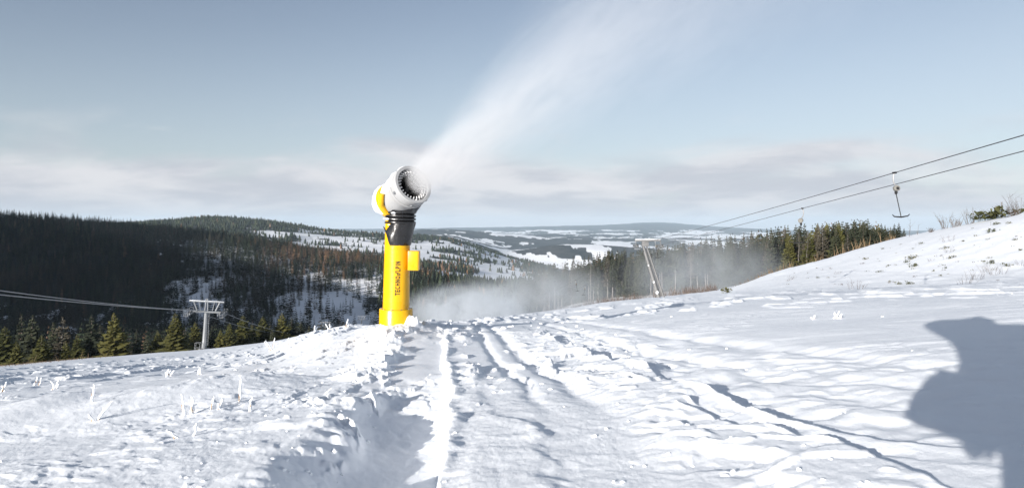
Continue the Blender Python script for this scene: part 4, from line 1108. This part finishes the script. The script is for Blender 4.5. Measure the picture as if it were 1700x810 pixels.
HANG = [('A', 31, .91, 0, 'large dark tow bar hanging nearest, high against the sky on the right'), ('B', 47, 1.08, 2.5, 'tow bar hanging in front of the pointed spruces at the right'),
        ('A', 80, .95, .3, 'tow bar hanging just right of the leaning drag lift pylon'), ('B', 97, .95, 2.8, 'tow bar hanging beside the mast of the leaning pylon'),
        ('A', 150, 1.1, .2, 'pale tow bar hanging before the misty wood, first below the leaning pylon'), ('B', 165, 1.1, 2.9, 'pale tow bar on the lower rope before the misty wood'),
        ('A', 245, 1.2, .4, 'small pale tow bar near the drifting snow, on the upper rope'), ('B', 250, 1.2, 3.0, 'small pale tow bar near the drifting snow, on the lower rope')]
for i, (rp_, Y, sc, rz, lb) in enumerate(HANG):
    o = proto_h if i == 0 else copy_tree(proto_h)
    q = rope_pt(ptsA if rp_ == 'A' else ptsB, sagA if rp_ == 'A' else sagB, Y)
    o.location = q; o.rotation_euler = (0, 0, rz); o.scale = (sc,)*3; tag(o, lb, 'tow bar', 'tow bars hanging from the drag lift')
q = P(798, 530, 330); q.z = gz(q.x, q.y)
root = empty('drag_lift_pylon', q); tag(root, 'small pale T shaped lift pylon in the drifting snow right of the gun', 'lift pylon', 'drag lift pylons')
hh = (HOR-509)/F*330-q.z
m = MB(); m.tube([(0, 0, -.5), (0, 0, hh)], [.2, .14], 10); m.build('mast', M['palerope'], root)
m = MB(); m.box((0, 0, hh+.08), (4.2, .3, .3), bev=.03); m.build('crossarm', M['palerope'], root)

# ------------------------------------------------------------------ icy stalks and loose snow
def stalk(px, py, Y, n, hpx, lean, label, group, thick=.016):
    c = on_ground(px, Y); root = empty('icy_stalk', (c.x, c.y, c.z-.02)); tag(root, label, 'icy stalk', group)
    h = hpx/F*Y
    for k in range(n):
        a = rp.uniform(0, 6.28) if n > 1 else 0; l = h*(1 if k == 0 else rp.uniform(.4, .95)); ln = lean*rp.uniform(.6, 1.2) if k == 0 else rp.uniform(-.8, .8)
        b = Vector((rp.uniform(-.06, .06)*(n > 1), rp.uniform(-.05, .05)*(n > 1), 0)); t = b+Vector((ln*l, rp.uniform(-.3, .3)*l, l))
        pts = [b.lerp(t, q)+Vector((rp.uniform(-.012, .012), rp.uniform(-.012, .012), 0)) for q in (0, .25, .5, .75, .93, 1)]
        m = MB(); m.tube(pts, [thick*rp.uniform(.9, 1.5), thick*rp.uniform(.8, 1.3), thick*rp.uniform(.7, 1.2), thick*rp.uniform(.7, 1.2), thick*.7, thick*.3], 8); m.build('ice_sheath', M['ice'], root, False)
        m = MB(); m.tube([b+Vector((-.004, -thick*.9, -.02)), b.lerp(t, .55)+Vector((-.003, -thick*.75, 0))], [thick*.5, thick*.3], 5); m.build('stem', M['straw'], root, False)
    bm = bmesh.new(); bmesh.ops.create_icosphere(bm, subdivisions=2, radius=1)
    m = MB(); m.add([Vector((v.co.x*h*.17*(1+.3*rp.uniform(-1, 1)), v.co.y*h*.16, v.co.z*h*.09*(1+.4*rp.uniform(-1, 1)))) for v in bm.verts], [[v.index for v in f.verts] for f in bm.faces]); bm.free()
    m.build('snow_foot', M['ice'], root, False)
ST = [(152, 668, 1, 32, .05, 'upright single icy stalk at the left beyond the shadowed drift'), (150, 705, 3, 36, .75, 'leaning cluster of icy stalks at the lower left'), (398, 668, 1, 42, -.08, 'tall upright icy stalk left of the rut'),
      (318, 690, 4, 36, -.4, 'bushy cluster of icy stalks left of the tall one'), (360, 680, 3, 26, .2, 'cluster of icy stalks just left of the tall upright stalk'), (308, 725, 2, 28, .3, 'short icy stalk with a straw yellow stem, lower left centre'),
      (412, 685, 2, 26, .2, 'icy stalk with straw stems just right of the tall one'), (60, 640, 3, 16, .2, 'low icy stalks in the left field, nearest the left edge'), (95, 646, 4, 16, .3, 'low icy stalk clump beside the single stalk on the left'),
      (280, 625, 4, 15, .2, 'icy stalk clump in the middle of the left field'), (330, 622, 2, 14, .1, 'pair of small icy stalks in the left field right of the clump'), (6, 650, 3, 18, .4, 'icy stalk clump cut by the left picture edge'),
      (450, 582, 5, 22, .2, 'frosty clump on the crest left of the gun, widest of them'), (478, 572, 4, 12, .2, 'frosty clump on the crest right of the widest one'), (520, 553, 3, 12, .1, 'frosty clump on the crest below the far chairlift pylon'),
      (547, 548, 3, 12, .1, 'frosty clump on the crest just right of the far chairlift pylon'), (574, 545, 2, 17, .3, 'slanting frosty stalk on the crest nearest the gun'), (1388, 530, 3, 14, .8, 'leaning icy stalk on the smooth snow at the right'), (1352, 531, 2, 8, .1, 'small icy stub left of the leaning stalk at the right')]
for px, py, n, hp_, ln, lb in ST:
    Y = depth_at(px, py, 2.2, 60); stalk(px, py, Y, n, hp_*(1.0), ln, lb, 'icy stalks sticking out of the snow', min(.020, .0010*Y+.004))
# loose lumps of snow: too many to count
def lumps():
    vs, fs = [], []
    bm = bmesh.new(); bmesh.ops.create_icosphere(bm, subdivisions=2, radius=1); bv = np.array([v.co for v in bm.verts]); bf = [[v.index for v in f.verts] for f in bm.faces]; bm.free()
    rg = np.random.default_rng(3); m = MB()
    for k in range(2600):
        Y = math.exp(rg.uniform(math.log(1.8), math.log(34))); px = rg.uniform(-20, 1720); x = (px-850)/F*Y; d = x+.097*Y
        p = .02
        if -1.5 < d < -.55: p = .6
        elif -.05 < d < .08: p = .30
        elif .75 < d < 1.75: p = .16
        elif Y > 5 and -1.5 < d < 3: p = .22
        if -.5 < d < -.05: p = .0
        if rg.random() > p: continue
        s = min(.05, .003+.0014*Y*(.5+rg.random()+1.6*rg.random()**6)); n = rg.normal(0, .16, len(bv)); z = gz(x, Y)
        sc = np.array([s*rg.uniform(.8, 1.6), s*rg.uniform(.8, 1.4), s*rg.uniform(.5, .9)]); v = bv*(1+n[:, None])*sc+np.array([x, Y, z+s*.15])
        m.add(v.tolist(), bf)
    return tag(m.build('snow_lumps', M['snow'], None, False), 'loose lumps of snow scattered along the tracks', 'snow', kind='stuff')
lumps()

# ------------------------------------------------------------------ the photographer, behind the camera, whose shadow falls across the snow
def photographer():
    eu = Vector((math.cos(R(SUN_AZ-180)), -math.sin(R(SUN_AZ-180)), 0)); eb = Vector((-math.sin(R(SUN_AZ-180)), -math.cos(R(SUN_AZ-180)), 0))
    def W(u, v, b): return eu*u + eb*b + Vector((0, 0, v))
    foot = W(.22, 0, .34); g = gz(foot.x, foot.y)
    root = empty('person', (foot.x, foot.y, g)); tag(root, 'person in dark winter clothes and woollen hat holding a camera low with one hand', 'person')
    inv = Matrix.Translation(Vector((-foot.x, -foot.y, -g)))
    V = []; E = []; RD = []
    def node(u, v, b, r, par=None):
        V.append(inv @ W(u, v, b)); RD.append(r)
        if par is not None: E.append((par, len(V)-1))
        return len(V)-1
    pel = node(.27, .12, .36, .19)
    w1 = node(.16, .40, .36, .25, pel); ch = node(.13, .64, .35, .26, w1); ch2 = node(.12, .84, .32, .24, ch)
    nk = node(.06, .97, .27, .085, ch2); hd = node(.04, 1.09, .22, .110, nk); tp = node(.03, 1.18, .20, .09, hd)
    for s in (-1, 1):
        hp = node(.27+s*.10, .06, .34, .11, pel); kn = node(.27+s*.13, -.32, .30+.03*s, .078, hp); an = node(.27+s*.14, -.70, .36+.03*s, .058, kn)
        hl = node(.27+s*.14, g+.05, .37+.03*s, .055, an); node(.26+s*.17, g+.045, .17, .05, hl)
    hands = []
    for sh, el, wr in (((-.13, .90, .30), (-.43, 1.13, .28), (-.10, 1.20, .14)), ((.40, .86, .32), (.48, .42, .30), (.060, .02, .14))):
        a = node(*sh, .125, ch2); m_ = node(*[(p+q)/2 for p, q in zip(sh, el)], .108, a); e = node(*el, .098, m_); f_ = node(*[(p+q)/2 for p, q in zip(el, wr)], .078, e); w_ = node(*wr, .036, f_); hands.append((w_, el, wr))
    for w_, el, wr in hands:
        d = (Vector(wr)-Vector(el)).normalized(); side = d.cross(Vector((0, 0, 1))).normalized(); nrm = side.cross(d)
        p0 = Vector(wr)+d*.05; palm = node(*p0, .034, w_)
        for k, (ln, off) in enumerate(((.070, -.030), (.080, -.010), (.074, .010), (.058, .030))):
            a = p0+d*.035+side*off; i0 = node(*a, .0105, palm); b = a+d*ln*.5-nrm*.006; i1 = node(*b, .0095, i0); c = b+d*ln*.25-nrm*ln*.3; i2 = node(*c, .0088, i1); node(*(c-nrm*ln*.25), .008, i2)
        a = p0-side*.036-d*.005; i0 = node(*a, .012, palm); b = a-side*.018+d*.03-nrm*.01; i1 = node(*b, .0105, i0); node(*(b+d*.025-nrm*.012), .009, i1)
    me = bpy.data.meshes.new('body'); me.from_pydata(V, E, []); o = bpy.data.objects.new('body', me); C.objects.link(o); o.parent = root
    md = o.modifiers.new('skin', 'SKIN'); md.use_smooth_shade = True
    sv = me.skin_vertices[0].data
    for i, r in enumerate(RD): sv[i].radius = (r, r); sv[i].use_root = (i == 0)
    o.modifiers.new('smooth', 'SUBSURF').render_levels = 2
    me.materials.append(M['cloth'])
    def lump(name, c, rad, mat, par, sc=(1, 1, 1)):
        bm = bmesh.new(); bmesh.ops.create_uvsphere(bm, u_segments=20, v_segments=12, radius=rad); m = MB()
        q = inv @ W(*c); m.add([Vector((v.co.x*sc[0], v.co.y*sc[1], v.co.z*sc[2]))+q for v in bm.verts], [[v.index for v in f.verts] for f in bm.faces]); bm.free()
        return m.build(name, M[mat], par, False)
    hat = lump('woollen_hat', (.03, 1.19, .215), .140, 'wool', root, (1, 1, .85)); lump('pompom', (.03, 1.32, .23), .038, 'wool', hat)
    lump('hood', (-.06, 1.06, .34), .24, 'cloth', root, (1.35, .8, .75))
    face = lump('face', (.035, 1.10, .145), .090, 'skin', root, (.85, .8, 1.2)); lump('nose', (.034, 1.095, .068), .016, 'skin', face)
    for s in (-1, 1): lump('eye', (.035+s*.032, 1.125, .079), .011, 'dark', face)
    return W, g
Wp, gp = photographer()
c = Wp(.24, .95, .58); m = MB(); rzb = Matrix.Rotation(-R(SUN_AZ-180), 3, 'Z'); m.box(c, (.58, .22, .52), rzb, .08); bp_ = m.build('shadow_backpack', M['trousers'])  # unseen pack, added to fill out the right side of the cast shadow
tag(bp_, 'large dark backpack added behind the photographer to widen the cast shadow', 'shadow_backpack')
m = MB(); m.box(c+Vector((0, 0, -.10))+rzb @ Vector((0, -.13, 0)), (.40, .08, .26), rzb, .03); m.build('front_pocket', M['cloth'], bp_)
# unseen bag added to bulge the cast shadow, and the camera body itself just behind the viewpoint
m = MB(); rz = Matrix.Rotation(-R(SUN_AZ-180), 3, 'Z') @ Matrix.Rotation(R(12), 3, 'Y'); c = Wp(-.10, .19, .26); m.box(c, (.38, .20, .34), rz, .095); bag = m.build('shadow_bag', M['trousers'])
tag(bag, 'dark padded bag added beside the photographer to shape the cast shadow', 'bag')
m = MB(); m.box(c+rz @ Vector((0, 0, .185)), (.30, .15, .03), rz, .012); m.build('flap', M['dark'], bag)
m = MB(); m.tube([Wp(-.10, .36, .26), Wp(-.06, .55, .08), Wp(.0, .95, .10), Wp(.2, 1.06, .34)], .014, 6); m.build('strap', M['dark'], bag)
m = MB(); m.box((0, -.085, -.005), (.14, .06, .10), None, .012); cb = m.build('photo_camera', M['rubber']); tag(cb, 'black camera held low in the hand of the photographer', 'camera')
m = MB(); m.lathe([(.036, 0), (.038, .01), (.038, .03), (.035, .032), (.030, .028), (.0, .024)], 24, Matrix.Translation((0, -.056, 0)) @ Matrix.Rotation(R(-90), 4, 'X')); m.build('lens', M['rubber'], cb)

# ------------------------------------------------------------------ blown snow
def vol_mat(name, build, aniso=.1, tone=(.96, .965, .98)):
    m = bpy.data.materials.new(name); m.use_nodes = True; nt = m.node_tree; nt.nodes.clear()
    o = N(nt, 'ShaderNodeOutputMaterial'); v = N(nt, 'ShaderNodeVolumePrincipled'); nt.links.new(v.outputs[0], o.inputs['Volume'])
    v.inputs['Color'].default_value = (*tone, 1); v.inputs['Anisotropy'].default_value = aniso
    d = build(nt)
    if isinstance(d, (int, float)): v.inputs['Density'].default_value = d
    else: nt.links.new(d, v.inputs['Density'])
    return m
PLR0, PLR1 = .31, .26
def plume_density(nt):
    tc = N(nt, 'ShaderNodeTexCoord'); s = N(nt, 'ShaderNodeSeparateXYZ'); nt.links.new(tc.outputs['Object'], s.inputs[0])
    x, y, z = s.outputs
    rad = MATH(nt, 'MULTIPLY_ADD', MATH(nt, 'MAXIMUM', x, 0), PLR1, PLR0)
    # noise coordinates stretched along the jet
    cm = N(nt, 'ShaderNodeCombineXYZ'); nt.links.new(MATH(nt, 'MULTIPLY', x, .40), cm.inputs[0]); nt.links.new(y, cm.inputs[1]); nt.links.new(z, cm.inputs[2])
    n = NOISE(nt, cm.outputs[0], 2.0, 7, .68, .5)
    rr = MATH(nt, 'SQRT', MATH(nt, 'ADD', MATH(nt, 'MULTIPLY', y, y), MATH(nt, 'MULTIPLY', z, z)))
    q = MATH(nt, 'DIVIDE', rr, rad)
    q = MATH(nt, 'ADD', q, MATH(nt, 'MULTIPLY', MATH(nt, 'SUBTRACT', n, .5), MATH(nt, 'MINIMUM', MATH(nt, 'MULTIPLY_ADD', x, .35, 1.0), 2.8)))
    body = STEP(nt, q, 1.0, .0)
    fall = MATH(nt, 'DIVIDE', 19.0, MATH(nt, 'ADD', 1.0, MATH(nt, 'POWER', MATH(nt, 'DIVIDE', MATH(nt, 'MAXIMUM', x, .01), .35), 1.52)))
    n2 = STEP(nt, n, .34, .66, .15, 1.5)
    return MATH(nt, 'MULTIPLY', MATH(nt, 'MULTIPLY', body, fall), MATH(nt, 'MULTIPLY', n2, STEP(nt, x, -.06, .10)))
m = MB(); LEN = 17.0
m.lathe([(.0, -.15), (.33, -.15), (.45, .2)]+[((PLR0+PLR1*x)*1.22, x) for x in (1, 2, 4, 6, 9, 12, 15, LEN)]+[(.0, LEN)], 28, Matrix(((0, 0, 1, 0), (1, 0, 0, 0), (0, 1, 0, 0), (0, 0, 0, 1))))
pl = m.build('snow_plume', vol_mat('snow_spray', plume_density, .0), None, False)
pd = Vector((.71, -.43, .475)).normalized()
pl.matrix_world = Matrix.Translation(P(689, 306, 12.22)) @ pd.to_track_quat('X', 'Z').to_matrix().to_4x4()
tag(pl, 'white plume of snow spray blown from the yellow gun into the sky', 'snow spray', kind='stuff')

def drift(name, loc, size, dens, ns, label, rot=0, flat=1.0, low=.42):
    def f(nt):
        tc = N(nt, 'ShaderNodeTexCoord'); ob = tc.outputs['Object']
        s = N(nt, 'ShaderNodeSeparateXYZ'); nt.links.new(ob, s.inputs[0])
        ln = N(nt, 'ShaderNodeVectorMath'); ln.operation = 'LENGTH'; nt.links.new(ob, ln.inputs[0])
        mp = N(nt, 'ShaderNodeMapping'); nt.links.new(ob, mp.inputs[0]); mp.inputs['Scale'].default_value = (1, 1, .7)
        n = NOISE(nt, mp.outputs[0], ns, 5, .62, .6)
        body = STEP(nt, MATH(nt, 'ADD', ln.outputs['Value'], MATH(nt, 'MULTIPLY', MATH(nt, 'SUBTRACT', n, .5), .9)), .95, .25)
        return MATH(nt, 'MULTIPLY', MATH(nt, 'MULTIPLY', body, STEP(nt, n, low, low+.3, .08, 1)), dens)
    bm = bmesh.new(); bmesh.ops.create_icosphere(bm, subdivisions=3, radius=1.0)
    m = MB(); m.add([v.co for v in bm.verts], [[v.index for v in f_.verts] for f_ in bm.faces]); bm.free()
    o = m.build(name, vol_mat(name, f, .1, (.90, .95, 1.0)), None, False)
    o.location = loc; o.scale = size; o.rotation_euler = (0, 0, rot)
    return tag(o, label, 'blown snow', kind='stuff')
drift('snow_drift', P(775, 521, 150), (19, 22, 8.5), .30, 2.9, 'drifting white snow cloud low behind the crest, right of the gun', low=.40)
drift('snow_mist', P(900, 500, 185), (30, 26, 15), .060, 2.2, 'thin snow mist in front of the wood below the drag lift', low=.35)
drift('snow_mist', P(1170, 462, 150), (26, 20, 14), .048, 2.0, 'thin snow mist in front of the wood right of the leaning pylon', low=.35)

# air between here and the far hills
m = MB(); zb = float(Z.min())-1; zt = float(max(Z.max(), 30))+1.5
m.box((0, 0, (zb+zt)/2), (52600, 52600, zt-zb))
hz = m.build('haze', vol_mat('air', lambda nt: 3.6e-5, .0, (.70, .86, 1.0))); hz['kind'] = 'stuff'
